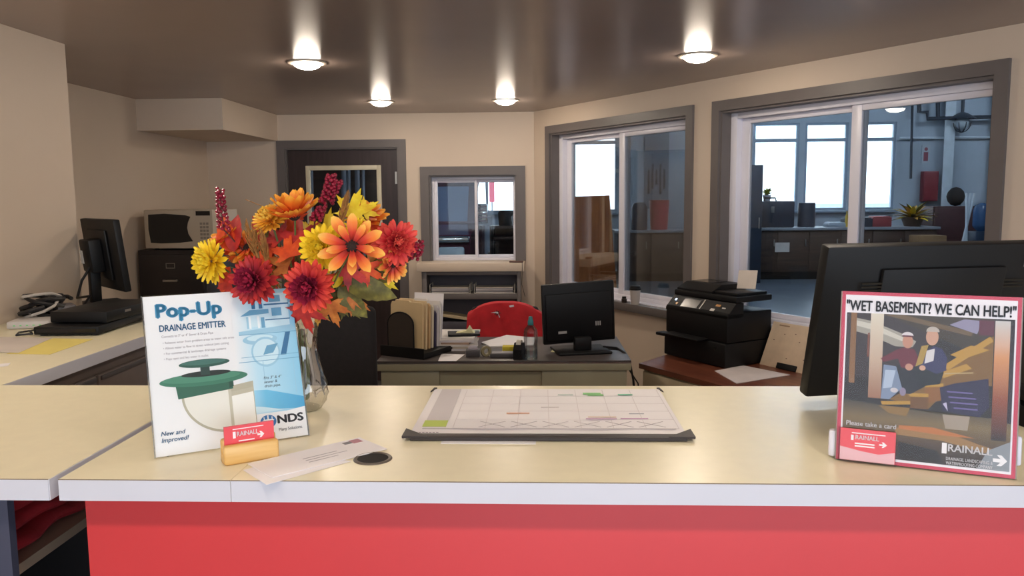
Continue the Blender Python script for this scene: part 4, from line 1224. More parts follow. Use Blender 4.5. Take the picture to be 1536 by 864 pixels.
for k, x0 in enumerate((0.065, 0.425)):
    t = thing('letter_tray', ['left', 'right'][k] + ' wire letter tray on the upper bookcase shelf', 'letter tray', (-1.0 + x0, 6.455, 0.78), 0, 'letter trays in the bookcase')
    f = MB()
    for xx in (0, 0.325):
        f.tube([(xx, 0, 0.0), (xx, 0, 0.075), (xx, 0.17, 0.075), (xx, 0.17, 0.0)], 0.004, 6)
    f.tube([(0, 0, 0.004), (0.325, 0, 0.004)], 0.004, 6).tube([(0, 0.17, 0.004), (0.325, 0.17, 0.004)], 0.004, 6)
    f.build('wire_frame', mat('wire_pale', 'c2bcb2', 0.35), t, True)
    for j in range(5):
        o = bx('paper_stack', mat('tray_paper%d' % j, ['c9c4c2', '5a555e', 'd6d0cc', '8d8a94', 'bdb4a8'][j], 0.7), None, 0.012, 0.312, 0.008, 0.16, 0, 0.0075, loc=(-1.0 + x0, 6.455, 0.7885 + 0.0085 * j), rot=(0, 0, R((0.6, -0.5, 0.3, -0.7, 0.5)[j])))
        tag(o, ['bottom', 'second', 'middle', 'fourth', 'top'][j] + ' paper bundle in the ' + ['left', 'right'][k] + ' wire letter tray', 'paper', 'papers in the wire letter trays')
M_old = mat('old_paper', 'b8a888', 0.75, var=0.08)
o = bx('paper_bundle', M_old, None, -0.16, 0.16, -0.09, 0.09, 0, 0.02, loc=(-0.80, 6.56, 0.585), rot=(0, R(9), R(2)))
tag(o, 'slanting yellowed paper bundle on the lower bookcase shelf', 'paper')
o = bx('storage_box', M_bkin, None, -0.95, -0.63, 6.47, 6.63, 0.466, 0.548, 0.004)
tag(o, 'dark box under the slanting papers in the bookcase', 'box')
o = MB().box(-0.055, 0.055, -0.018, 0.018, 0.0, 0.014, 0.004).build('remote_control', mat('brown_plastic', '5c4038', 0.45), None, True, loc=(-0.235, 6.46, 1.0305), rot=(0, 0, R(-4)))
tag(o, 'small dark remote on the ledge below the small window', 'remote')
o = MB().tube([(-0.19, 6.43, 1.033), (-0.186, 6.412, 1.03), (-0.186, 6.41, 0.95), (-0.19, 6.412, 0.86), (-0.165, 6.415, 0.76)], 0.002, 6).build('pull_cord', M_cable, None, True)
tag(o, 'thin cord hanging from the bookcase ledge', 'cord')

# ---- low cabinet with wooden top along the slanted wall
def rwall(s_, d, z):
    return P0 + Vector((math.sin(WA), -math.cos(WA), 0)) * s_ + Vector((math.cos(WA), math.sin(WA), 0)) * d + Vector((0, 0, z))


M_ctop = wood('cherry_top', '5e3226', '7a4632', 0.3, 3, 'X')
M_sage2 = mat('cream_enamel', 'b9ab90', 0.45, var=0.04)
lc = thing('low_cabinet', 'low cream drawer cabinet with brown wooden top under the windows', 'cabinet', P0, WROT)
LC0, LC1, LD = 2.17, 4.35, -0.665
MB().prism([(LC0, LD), (LC1, LD), (LC1, -0.02), (LC0 - 0.24, -0.02)], 0.592, 0.62, 'xy').build('wooden_top', M_ctop, lc)
MB().prism([(LC0 + 0.02, LD + 0.02), (LC1 - 0.02, LD + 0.02), (LC1 - 0.02, -0.02), (LC0 - 0.22, -0.02)], 0.04, 0.592, 'xy').build('body', M_sage2, lc)
for k in range(4):
    a = LC0 + 0.03 + k * 0.53
    for z0, z1 in ((0.34, 0.58), (0.06, 0.33)):
        d = bx('drawer', M_sage2, lc, a, a + 0.515, LD + 0.003, LD + 0.02, z0, z1, 0.004)
        MB().sphere((a + 0.257, LD - 0.012, (z0 + z1) / 2 + 0.06), 0.013, 2).cyl((a + 0.257, LD + 0.003, (z0 + z1) / 2 + 0.06), (a + 0.257, LD - 0.008, (z0 + z1) / 2 + 0.06), 0.006, n=8).build('knob', mat('dark_knob', '3a2c26', 0.4), d, True)

# ---- printer
pr = thing('printer', 'black multifunction printer with touch panel on the low cabinet', 'printer', rwall(2.045, -0.375, 0.62), WROT)
PW, PD = 0.495, 0.35
bx('lower_cassette', M_dark, pr, 0.0, PW, 0.0, PD, 0.004, 0.135, 0.008)
bx('body', M_dark, pr, 0.0, PW, 0.012, PD, 0.137, 0.30, 0.008)
MB().box(0.02, PW - 0.1, 0.002, 0.012, 0.02, 0.12, 0.003).build('cassette_front', M_gloss, pr, True)
bx('output_tray', M_dark, pr, 0.05, PW - 0.14, -0.075, 0.02, 0.138, 0.146, 0.002)
bx('paper_flap', M_dark, pr, 0.0, 0.07, -0.065, 0.0, 0.125, 0.142, 0.003)
bx('badge', M_metal, pr, PW - 0.085, PW - 0.065, 0.0, 0.0035, 0.09, 0.112)
pan = MB().prism([(0.012, 0.27), (0.012, 0.285), (0.075, 0.35), (0.13, 0.35), (0.13, 0.27)], 0.0, PW, 'yz').build('control_panel', M_dark, pr)
def onpanel(name, m, a, b_, f0, f1, th=0.002):
    p_ = lambda f: (0.012 + 0.063 * f, 0.285 + 0.065 * f)
    n_ = (-0.7178 * th, 0.6963 * th)
    y0, z0 = p_(f0)
    y1, z1 = p_(f1)
    MB().prism([(y0, z0), (y1, z1), (y1 + n_[0], z1 + n_[1]), (y0 + n_[0], z0 + n_[1])], a, b_, 'yz').build(name, m, pan)
onpanel('touch_screen', mat('screen_grey', '4c4a4a', 0.2), 0.11, 0.24, 0.15, 0.85)
onpanel('button', mat('led_blue', 'bfd4ff', 0.3, emit=((0.6, 0.75, 1.0), 1.5)), 0.035, 0.047, 0.6, 0.75)
onpanel('button', mat('amber_key', 'c08a4a', 0.3), 0.06, 0.075, 0.3, 0.45)
onpanel('button', mat('amber_key', 'c08a4a', 0.3), 0.365, 0.40, 0.6, 0.75)
onpanel('button', mat('white_key', 'c9c5c0', 0.3), 0.345, 0.375, 0.15, 0.4)
onpanel('button', mat('white_key', 'c9c5c0', 0.3), 0.42, 0.445, 0.5, 0.58)
onpanel('divider', M_metal, 0.262, 0.268, 0.1, 0.95)
bx('scanner_lid', M_dark, pr, 0.0, PW, 0.075, PD, 0.352, 0.385, 0.007)
fd = MB().prism([(0.085, 0.386), (0.085, 0.395), (0.16, 0.43), (0.33, 0.43), (0.35, 0.41), (0.35, 0.386)], 0.015, 0.30, 'yz').build('document_feeder', M_dark, pr)
bx('feeder_slot', M_gloss, fd, 0.04, 0.20, 0.18, 0.30, 0.430, 0.432)
bx('feeder_tray', M_dark, pr, 0.30, PW - 0.02, 0.10, 0.33, 0.386, 0.402, 0.003)
o = MB().box(0.0, 0.14, 0.0, 0.002, 0.0, 0.105).build('paper_sheet', mat('feed_paper', 'd9cfc6', 0.7), None, loc=rwall(2.045 + 0.30, -0.10, 0.62 + 0.403), rot=(R(-12), R(-4), WROT))
tag(o, 'white paper standing in the feeder on top of the printer', 'paper')

# ---- coffee cup on the window sill and small things
cp_ = rwall(1.345, -0.0275, WINS[0][2])
t = thing('coffee_cup', 'white paper coffee cup with black lid on the window sill', 'cup', cp_)
MB().lathe([(0.026, 0), (0.028, 0.002), (0.037, 0.103), (0.0385, 0.105)], 28).build('cup_body', mat('cup_white', 'ddd5d0', 0.6), t, True)
MB().lathe([(0.0395, 0.1), (0.0405, 0.104), (0.0405, 0.112), (0.036, 0.115), (0.034, 0.127), (0.028, 0.13), (0.001, 0.128)], 28, capb=False).build('lid', M_dark, t, True)
cp_ = rwall(1.225, -0.028, WINS[0][2])
t = thing('pill_bottle', 'tiny dark bottle left of the coffee cup on the sill', 'bottle', cp_)
MB().lathe([(0.018, 0), (0.019, 0.002), (0.019, 0.026), (0.013, 0.03)], 20, capt=True).build('body', mat('dark_brown', '2e2420', 0.4), t, True)
MB().lathe([(0.015, 0.03), (0.015, 0.042), (0.001, 0.043)], 20).build('cap', M_dark, t, True)
o = MB().prism([(0, 0), (0.34, 0), (0.30, 0.06), (0.06, 0.075)], 0, 0.04, 'xz').build('folded_cloth', mat('cream_cloth', 'cfc2a4', 0.85, var=0.08, bump=0.3), None, loc=rwall(0.50, -0.045, WINS[0][2]) , rot=(0, 0, WROT))
tag(o, 'cream folded cloth on the window sill behind the desk monitor', 'cloth')

# ---- leaning board and papers on the low cabinet
bd = thing('leaning_board', 'cream notice board with dark clip leaning below the big window', 'board', rwall(2.55, -0.125, 0.621), WROT, None, R(-24))
M_brd = mat('notice_board', 'd2bda4', 0.6, var=0.06, scale=20)
bx('panel', M_brd, bd, 0.0, 0.46, 0, 0.012, 0.0, 0.255, 0.003)
bx('bulldog_clip', M_dark, bd, 0.12, 0.25, -0.008, 0.0, 0.0, 0.032, 0.002)
bx('top_strip', mat('strip_tan', '9a8068', 0.6), bd, 0.05, 0.12, -0.001, 0.0, 0.235, 0.242)
for k in range(9):
    xx, zz = (0.10, 0.17, 0.21, 0.30, 0.31, 0.16, 0.04, 0.27, 0.38)[k], (0.19, 0.20, 0.16, 0.21, 0.17, 0.06, 0.15, 0.07, 0.12)[k]
    bx('pen_mark', pm('6a4a44', 0.7), bd, xx, xx + 0.008, -0.0006, 0.0, zz, zz + 0.004)
flat_px('paper_sheet', 'white papers on the wooden cabinet top before the printer', 'paper', [(1072, 557), (1105, 576), (1185, 563), (1115, 549)], mat('cab_paper', 'd8cfd0', 0.7), 0.003, 0.62)

# ============================================================ FLOWERS IN THE GLASS VASE
VB = Vector((-0.552, 1.775, CT))
v_ = thing('glass_vase', 'clear ribbed glass vase behind the blue sign', 'vase', VB)
M_vase = clear('ribbed_glass', (0.86, 0.85, 0.81), 0.04, 0.06, 0.6)
prof = [(0.034, 0.0), (0.040, 0.004), (0.050, 0.018), (0.0555, 0.038), (0.053, 0.058), (0.045, 0.085), (0.038, 0.115), (0.034, 0.14), (0.034, 0.165), (0.038, 0.19), (0.045, 0.21), (0.052, 0.222)]
MB().lathe(prof, 96, (0, 0, 0), 0.055, 14, 9.0).build('vase_wall', M_vase, v_, True)
MB().lathe([(0.034, 0.001), (0.036, 0.006), (0.02, 0.012), (0.001, 0.013)], 40).build('thick_foot', clear('foot_glass', (0.8, 0.8, 0.78), 0.1, 0.05, 0.5), v_, True)
MOUTH = VB + Vector((0, 0, 0.17))
M_stem = mat('floral_stem', '5c6a34', 0.6, var=0.15)


def petal_mesh(name, L, wd, cup, curl, m, point=0.25, nu=7, nv=2, notch=0.0):
    """one petal along +y, lying in xy, cupped and curled upwards (+z)"""
    def fn(u, v):
        wv = wd * 0.5 * (0.28 + 0.72 * min(1, u / 0.62) ** 0.9)
        if u > 0.62:
            wv *= math.sqrt(max(0.02, 1 - ((u - 0.62) / 0.39) ** 2))
        x = (2 * v - 1) * wv
        return Vector((x, L * u, cup * (2 * v - 1) ** 2 * wd * 0.5 + curl * L * u * u))
    return MB().grid(fn, nu, nv).mesh(name, m, True, norm=False)


def basis(d):
    z = d.normalized()
    x = Vector((0, 0, 1)).cross(z)
    if x.length < 0.05:
        x = Vector((1, 0, 0))
    x.normalize()
    return Matrix((x, z.cross(x), z)).transposed().to_4x4()


def stem_part(t, base, head, bend=0.3):
    mid_ = (base + head) / 2 + Vector((0, 0, 0.03 * bend))
    pts = [VB + Vector((base.x - VB.x, base.y - VB.y, 0.012)) - t.location, base - t.location, mid_ - t.location, head - t.location]
    MB().tube(pts, 0.0025, 6).build('stem', M_stem, t, True)


def bloom(name, label, cat, px, py, Y, dirv, rings, core=None, group='silk flowers in the vase', seed=0):
    """rings: (mesh, count, elevation deg, radius offset, scale, height)"""
    rnd = random.Random(seed * 13 + 5)
    head = at(px, py, Y=Y)
    k = seed * 2.4
    foot = VB + Vector((0.012 * math.cos(k), 0.012 * math.sin(k), 0.014))
    t = thing(name, label, cat, foot, 0, group)
    B = Matrix.Translation(head - foot) @ basis(Vector(dirv))
    mouth = MOUTH + Vector((0.018 * math.cos(k), 0.018 * math.sin(k), 0.02))
    mid_ = (mouth * 0.45 + head * 0.55) - Vector(dirv).normalized() * 0.02
    MB().tube([Vector((0, 0, 0)), mouth - foot, mid_ - foot, head - foot - Vector(dirv).normalized() * 0.004], 0.0022, 6).build('stem', M_stem, t, True)
    inner = None
    for ri, (me, n, el, off, sc, hz) in enumerate(rings):
        for q in range(n):
            a = 2 * math.pi * (q + 0.5 * (ri % 2)) / n + rnd.uniform(-0.08, 0.08)
            Mx = B @ Matrix.Translation((0, 0, hz)) @ Matrix.Rotation(a, 4, 'Z') @ Matrix.Translation((0, off, 0)) @ Matrix.Rotation(R(el + rnd.uniform(-7, 7)), 4, 'X') @ Matrix.Scale(sc * rnd.uniform(0.9, 1.08), 4)
            o = bpy.data.objects.new('petal', me)
            COL.objects.link(o)
            o.parent = t
            o.matrix_local = Mx
    if core:
        m, r_, h_ = core
        o = MB().sphere((0, 0, 0), r_, 2, (1, 1, h_)).build('flower_center', m, t, True)
        o.matrix_local = B @ Matrix.Translation((0, 0, 0.003))
    return t


def two_tone(nm, stops):
    return ramp_mat(nm, stops, 1, 0.6)


M_py = two_tone('yellow_petal', [(0.0, 'e0a810'), (0.4, 'f6cf1e'), (1.0, 'ffe23a')])
M_pg = two_tone('golden_petal', [(0.0, 'd88018'), (0.5, 'f4b02c'), (1.0, 'fdd458')])
M_pr = two_tone('red_petal', [(0.0, '8a1228'), (0.45, 'c82c34'), (1.0, 'ee5a44')])
M_pd = two_tone('crimson_petal', [(0.0, '580a1c'), (0.5, '9c1a2a'), (1.0, 'd23c34')])
M_pi = two_tone('inner_red_petal', [(0.0, '5a0c22'), (1.0, 'b8284a')])
M_pc = two_tone('coral_petal', [(0.0, '981828'), (0.5, 'd8343c'), (1.0, 'f26a58')])
M_gb = two_tone('sunset_petal', [(0.0, '8c1c1c'), (0.35, 'd2402c'), (0.7, 'f08a3c'), (1.0, 'ffd468')])
M_go = two_tone('orange_petal', [(0.0, '8a2410'), (0.35, 'e05018'), (0.7, 'f08424'), (1.0, 'f8b83c')])
M_core = mat('dark_floret', '2a1a14', 0.8, var=0.4, scale=300, bump=0.8, bscale=500)
M_core_y = mat('yellow_floret', 'e0a81c', 0.8, var=0.3, scale=300)


def mum_set(m, mi=None, L=0.040, wd=0.0145):
    a = petal_mesh('petal', L, wd * 0.82, 0.6, 0.12, m)
    c = petal_mesh('petal', L * 0.7, wd * 0.85, 0.8, 0.25, mi or m)
    d = petal_mesh('petal', L * 0.45, wd * 0.7, 1.0, 0.35, mi or m)
    return a, c, d


def mum_rings(s, k=1.0):
    a, c, d = s
    return [(a, 22, -8, 0.008, k, -0.006), (a, 20, 12, 0.007, k, 0.0), (c, 16, 32, 0.006, k * 1.08, 0.003), (c, 11, 52, 0.004, k, 0.006), (d, 8, 66, 0.004, k * 1.1, 0.010), (d, 4, 80, 0.002, k, 0.012)]


S_y, S_r, S_d, S_c, S_g = mum_set(M_py), mum_set(M_pr, M_pi), mum_set(M_pd, M_pi), mum_set(M_pc, M_pc), mum_set(M_pg)
G1 = petal_mesh('petal', 0.058, 0.022, 0.45, 0.05, M_gb, 0.45)
G2 = petal_mesh('petal', 0.052, 0.022, 0.35, 0.10, M_go, 0.4)


def gerbera(me, k=1.0, n=12):
    return [(me, n, 6, 0.008, k, 0.0), (me, n - 3, 16, 0.007, k * 0.86, 0.004)]


bloom('chrysanthemum', 'bright yellow silk mum at the far left of the bouquet', 'flower', 316, 392, 1.72, (-0.55, -0.9, 0.05), mum_rings(S_y, 1.02), None, seed=1)
bloom('chrysanthemum', 'golden silk mum tilted upward near the bouquet top left', 'flower', 406, 330, 1.74, (-0.3, -0.55, 0.8), mum_rings(S_g, 0.86), None, seed=2)
bloom('chrysanthemum', 'bright yellow silk mum in the middle of the bouquet', 'flower', 483, 373, 1.63, (-0.1, -0.95, 0.2), mum_rings(S_y, 1.06), None, seed=3)
bloom('chrysanthemum', 'small yellow silk mum peeking out behind the sunset daisy', 'flower', 535, 347, 1.73, (0.1, -0.7, 0.6), mum_rings(S_y, 0.6), None, seed=4)
bloom('chrysanthemum', 'coral red silk mum at the right end of the bouquet', 'flower', 594, 364, 1.71, (0.45, -0.9, 0.05), mum_rings(S_c, 1.06), None, seed=5)
bloom('chrysanthemum', 'large red silk mum at the lower middle of the bouquet', 'flower', 464, 430, 1.575, (-0.05, -1, -0.05), mum_rings(S_r, 1.14), None, seed=6)
bloom('chrysanthemum', 'dark crimson silk mum touching the top of the blue sign', 'flower', 380, 421, 1.555, (-0.2, -0.95, 0.15), mum_rings(S_d, 1.05), None, seed=7)
bloom('daisy', 'orange yellow silk daisy with dark centre facing the viewer', 'flower', 528, 370, 1.60, (0.15, -0.95, 0.28), [(G1, 10, 8, 0.009, 1.0, 0.0), (G1, 5, 22, 0.008, 0.75, 0.005)], (M_core, 0.014, 0.6), seed=8)
bloom('daisy', 'orange silk daisy with dark underside at the bouquet top', 'flower', 442, 326, 1.72, (-0.05, -0.28, 1.0), [(G2, 13, 22, 0.008, 1.15, 0.0), (G2, 10, 46, 0.006, 1.1, 0.004)], (M_core, 0.013, 0.8), seed=9)
bloom('daisy', 'orange silk daisy half hidden behind the left berry spike', 'flower', 338, 358, 1.80, (-0.5, -0.4, 0.75), gerbera(G2, 0.8, 12), (M_core, 0.009, 0.6), seed=10)
bloom('daisy', 'orange silk daisy half hidden left of the coral mum', 'flower', 548, 328, 1.80, (0.1, -0.5, 0.8), gerbera(G2, 0.85, 12), (M_core, 0.01, 0.6), seed=11)
bloom('daisy', 'small orange red silk daisy drooping below the coral mum', 'flower', 588, 396, 1.72, (0.75, -0.5, -0.25), gerbera(G1, 0.62, 11), (M_core, 0.009, 0.6), seed=12)
bloom('daisy', 'orange silk daisy glimpsed in the left middle of the bouquet', 'flower', 372, 372, 1.78, (-0.3, -0.8, 0.5), gerbera(G2, 0.7, 12), (M_core, 0.01, 0.6), seed=13)


# ---- leaf sprays: stem with leaves, each leaf its own piece
def maple(scale, m, fold=0.15, droop=0.25):
    """five-lobed maple leaf along +y"""
    lob = [(90, 1.0), (38, 0.86), (142, 0.86), (-12, 0.58), (192, 0.58)]
    tips = sorted([(a, r_) for a, r_ in lob], key=lambda q: q[0])
    out = [(-80, 0.10)]
    for i, (a, r_) in enumerate(tips):
        out += [(a - 15, r_ * 0.60), (a - 11, r_ * 0.74), (a - 6, r_ * 0.72), (a, r_), (a + 6, r_ * 0.72), (a + 11, r_ * 0.74), (a + 15, r_ * 0.60)]
        if i < 4:
            out.append(((a + tips[i + 1][0]) / 2, 0.36))
    out.append((260, 0.10))
    pts = []
    for a, r_ in out:
        x, y = r_ * math.cos(R(a)), r_ * math.sin(R(a)) + 0.25
        pts.append((x * scale, y * scale))
    b = MB()
    def zz(x, y):
        return (abs(x) * fold - droop * (x * x + y * y) / scale)
    c = b.bm.verts.new((0, 0.25 * scale, zz(0, 0.25 * scale)))
    ring = [b.bm.verts.new((x, y, zz(x, y))) for x, y in pts]
    midr = [b.bm.verts.new((x * 0.5, (y + 0.25 * scale) * 0.5, zz(x * 0.5, (y + 0.25 * scale) * 0.5))) for x, y in pts]
    n = len(ring)
    for k in range(n):
        b.bm.faces.new((c, midr[k], midr[(k + 1) % n]))
        b.bm.faces.new((midr[k], ring[k], ring[(k + 1) % n], midr[(k + 1) % n]))
    return b.mesh('leaf', m, True)


def ovate(L, wd, m, droop=0.25):
    def fn(u, v):
        w0 = wd * math.sin(math.pi * u ** 0.8) ** 0.8 * 0.5 * (1 + 0.06 * math.sin(u * 40))
        x = (2 * v - 1) * max(w0, 0.0006)
        return Vector((x, L * u, abs(x) * 0.3 - droop * L * u * u))
    return MB().grid(fn, 12, 4).mesh('leaf', m, True, norm=False)


def leafmat(n_, c1, c2, c3):
    m = mat(n_, c1, 0.6)
    nt = m.node_tree
    rp = [x for x in nt.nodes if x.type == 'VALTORGB'][0]
    nz = [x for x in nt.nodes if x.type == 'TEX_NOISE'][0]
    nz.inputs['Scale'].default_value = 38
    e = rp.color_ramp.elements
    e[0].color = (*hexc(c1), 1)
    e[1].color = (*hexc(c2), 1)
    x = e.new(0.5)
    x.color = (*hexc(c3), 1)
    return m


M_ly = leafmat('yellow_leaf', 'd8a818', 'f2dc40', 'eacb28')
M_lo = leafmat('orange_leaf', 'c23a18', 'f07030', 'e2511f')
M_lr = leafmat('red_leaf', '8a1824', 'd83a2a', 'b92a26')
M_lg = leafmat('olive_leaf', '45431c', '8a8438', '66602a')
M_lb = leafmat('tan_leaf', 'a87830', 'e0b050', 'c79440')
M_lt = leafmat('russet_leaf', '9a4a1c', 'd88a3c', 'bc6a2a')


def spray(name, label, leaves, seed, group='leaf sprays in the vase'):
    k = seed * 1.9 + 0.7
    foot = VB + Vector((0.008 * math.cos(k), 0.008 * math.sin(k), 0.014))
    t = thing(name, label, 'leaf spray', foot, 0, group)
    mouth = MOUTH + Vector((0.02 * math.cos(k), 0.02 * math.sin(k), 0.02))
    cen = sum((at(px, py, Y=Y) for _, px, py, Y, _, _, _ in leaves), Vector()) / len(leaves)
    node = mouth * 0.45 + cen * 0.55 + Vector((0, 0.02, 0))
    MB().tube([Vector(), mouth - foot, node - foot], 0.0022, 6).build('stem', M_stem, t, True)
    for (me, px, py, Y, ang, face, sc) in leaves:
        p = at(px, py, Y=Y)
        n_ = Vector(face).normalized()
        upv = (RT * math.sin(R(ang)) + UP * math.cos(R(ang)))
        y_ = (upv - n_ * upv.dot(n_)).normalized()
        x_ = y_.cross(n_)
        Bm = Matrix((x_, y_, n_)).transposed().to_4x4()
        o = bpy.data.objects.new('leaf', me)
        COL.objects.link(o)
        o.parent = t
        o.matrix_local = Matrix.Translation(p - foot) @ Bm @ Matrix.Scale(sc, 4)
        MB().tube([node - foot, (node + p) / 2 - foot + Vector((0, 0.008, 0)), p - foot], 0.0013, 5).build('leaf_stalk', M_stem, t, True)
    return t


ml = {k: maple(0.062, m) for k, m in (('y', M_ly), ('o', M_lo), ('r', M_lr), ('b', M_lb), ('t', M_lt), ('g', M_lg))}
ov = {k: ovate(0.11, 0.05, m) for k, m in (('g', M_lg), ('y', M_ly), ('r', M_lr), ('o', M_lo), ('b', M_lb))}
F = (0, -1, 0.1)
# leaf: (mesh, px, py of its stalk end, depth, angle clockwise from up, facing, scale)
spray('maple_spray', 'spray of big yellow maple leaves at the top of the bouquet', [(ml['y'], 524, 332, 1.745, 14, (0.1, -1, 0.25), 1.1), (ml['y'], 490, 362, 1.735, -2, (-0.15, -1, 0.2), 1.05), (ml['y'], 470, 352, 1.75, -50, (-0.3, -1, 0.3), 0.75), (ml['y'], 540, 322, 1.76, 50, (0.2, -1, 0.2), 0.7)], 1)
spray('maple_spray', 'spray of orange red maple leaves left of the bouquet middle', [(ml['o'], 436, 392, 1.69, -20, (-0.2, -1, 0.35), 1.05), (ml['r'], 450, 372, 1.715, -12, (0, -1, 0.4), 1.15), (ml['o'], 462, 385, 1.70, 55, (0.2, -1, 0.4), 0.8), (ml['o'], 405, 402, 1.73, -40, (-0.3, -1, 0.2), 0.9), (ml['t'], 438, 402, 1.705, -70, (-0.1, -1, 0.1), 0.9), (ml['r'], 425, 365, 1.745, -40, (0, -1, 0.4), 0.9)], 2)
spray('maple_spray', 'spray of red maple leaves under the sunset daisy', [(ml['r'], 512, 396, 1.685, 125, (0.1, -1, 0.25), 0.95), (ml['o'], 540, 398, 1.70, 120, (0.2, -1, 0.1), 0.8), (ml['r'], 452, 452, 1.62, 172, (0, -1, -0.15), 1.05), (ml['r'], 425, 440, 1.72, -120, (-0.2, -1, 0), 0.7), (ml['o'], 500, 405, 1.71, 160, (0, -1, 0), 0.8)], 3)
spray('maple_spray', 'spray of tan and yellow leaves at the right of the bouquet', [(ml['b'], 545, 390, 1.73, 95, (0.3, -1, 0.2), 1.0), (ml['y'], 558, 408, 1.735, 125, (0.3, -1, 0), 0.95), (ml['b'], 556, 385, 1.745, 60, (0.2, -1, 0.3), 0.85), (ml['b'], 540, 408, 1.74, 140, (0.2, -1, 0), 0.9)], 4)
spray('leaf_spray', 'spray of olive green leaves drooping at the lower right', [(ov['g'], 516, 424, 1.70, 102, (0.2, -1, 0.35), 1.05), (ov['g'], 508, 430, 1.71, 140, (0.2, -1, 0), 0.85), (ov['g'], 525, 416, 1.715, 88, (0.1, -1, 0.3), 0.85), (ml['g'], 500, 434, 1.73, 160, (0, -1, -0.1), 0.95), (ov['y'], 500, 432, 1.695, 28, (0.2, -1, 0.1), 0.42)], 5)
spray('maple_spray', 'spray of russet leaves hanging below the bouquet', [(ml['t'], 492, 448, 1.70, 165, (0.1, -1, -0.1), 0.95), (ml['t'], 520, 440, 1.715, 130, (0.2, -1, 0), 0.85), (ml['b'], 478, 458, 1.72, 190, (0, -1, -0.1), 0.7), (ml['g'], 512, 448, 1.725, 145, (0, -1, -0.1), 0.8)], 6)
spray('leaf_spray', 'spray of red and orange leaves at the left of the bouquet', [(ov['o'], 345, 400, 1.75, -150, (-0.4, -1, 0), 0.8), (ov['r'], 352, 378, 1.76, -10, (-0.2, -1, 0.3), 0.85), (ov['o'], 348, 378, 1.77, -25, (-0.2, -1, 0.2), 0.9), (ml['r'], 352, 425, 1.72, -100, (-0.3, -1, 0.1), 0.85), (ov['r'], 410, 385, 1.765, -20, (0, -1, 0.2), 0.95), (ml['r'], 378, 385, 1.79, -15, (0, -1, 0.3), 1.0), (ov['g'], 408, 372, 1.775, 5, (0, -1, 0.2), 0.8), (ml['o'], 360, 385, 1.785, -35, (-0.1, -1, 0.3), 0.85), (ml['r'], 410, 405, 1.74, -60, (-0.1, -1, 0.2), 0.8)], 7)
spray('maple_spray', 'spray of orange leaves behind the coral mum', [(ml['o'], 556, 358, 1.775, 15, (0.2, -1, 0.3), 0.95), (ml['o'], 575, 368, 1.78, 50, (0.3, -1, 0.2), 0.8), (ml['r'], 542, 360, 1.785, -10, (0, -1, 0.3), 0.85), (ml['r'], 560, 385, 1.76, 80, (0.2, -1, 0.1), 0.8)], 8)

spray('maple_spray', 'spray of red and orange leaves filling the back of the bouquet', [(ml['r'], 400, 372, 1.81, -30, (0, -1, 0.2), 1.2), (ml['o'], 425, 352, 1.815, 5, (0, -1, 0.2), 1.2), (ml['r'], 470, 372, 1.80, 30, (0, -1, 0.2), 1.2), (ml['t'], 410, 420, 1.79, -50, (0, -1, 0), 1.2), (ml['r'], 430, 425, 1.78, 10, (0, -1, 0), 1.2), (ml['t'], 520, 425, 1.78, 70, (0, -1, 0), 1.2), (ml['o'], 555, 380, 1.80, 40, (0, -1, 0.1), 1.1), (ml['t'], 385, 395, 1.80, -80, (0, -1, 0), 1.1), (ml['g'], 440, 400, 1.79, -10, (0, -1, 0.1), 1.3), (ml['g'], 500, 400, 1.79, 40, (0, -1, 0.1), 1.3), (ml['b'], 530, 405, 1.785, 110, (0, -1, 0), 1.2)], 9)

# ---- berry spikes and dried grass heads
M_berry = mat('wine_berry', '8a1430', 0.3, var=0.25, scale=40)


def berries(label, pts, seed, n, r_=0.0045, spread=0.012):
    rnd = random.Random(seed)
    foot = VB + Vector((0.006 * math.cos(seed), 0.006 * math.sin(seed), 0.014))
    t = thing('berry_spike', label, 'berry spray', foot, 0, 'berry spikes in the vase')
    P = [at(*p[:2], Y=p[2]) for p in pts]
    mouth = MOUTH + Vector((0.01 * math.cos(seed), 0.01 * math.sin(seed), 0.03))
    MB().tube([Vector(), mouth - foot] + [(mouth * 0.5 + P[0] * 0.5) + Vector((0, 0.03, 0)) - foot] + [p - foot for p in P], 0.0018, 6).build('stem', mat('berry_twig', '5a2a22', 0.6), t, True)
    b = MB()
    for k in range(n):
        f = k / (n - 1) * (len(P) - 1)
        i = min(int(f), len(P) - 2)
        c = P[i].lerp(P[i + 1], f - i)
        a = k * 2.4
        sp = spread * (1 - 0.45 * k / n)
        b.sphere(c - foot + Vector((math.cos(a) * sp, math.sin(a) * sp, rnd.uniform(-0.002, 0.002))), r_ * rnd.uniform(0.85, 1.15), 1)
    o = b.build('berries', M_berry, t, True)
    o['kind'] = 'stuff'


berries('tall wine red berry spike at the left of the bouquet', [(336, 345, 1.76), (332, 315, 1.76), (330, 284, 1.76)], 11, 52)
berries('wine red berry spike rising in front of the dark door', [(489, 305, 1.77), (494, 285, 1.77), (497, 262, 1.77)], 12, 56, 0.0046, 0.015)
berries('short wine red berry side spike leaning right at the top', [(492, 300, 1.775), (502, 283, 1.775), (509, 271, 1.775)], 15, 26)
berries('small wine red berry spike between the yellow leaves', [(472, 330, 1.705), (478, 320, 1.705), (483, 309, 1.705)], 13, 30)
berries('wine red berry spike at the far right of the bouquet', [(618, 388, 1.72), (627, 376, 1.72), (630, 362, 1.72)], 14, 28)

M_wheat = mat('dried_grass', '9a6a34', 0.8, var=0.3, scale=90)


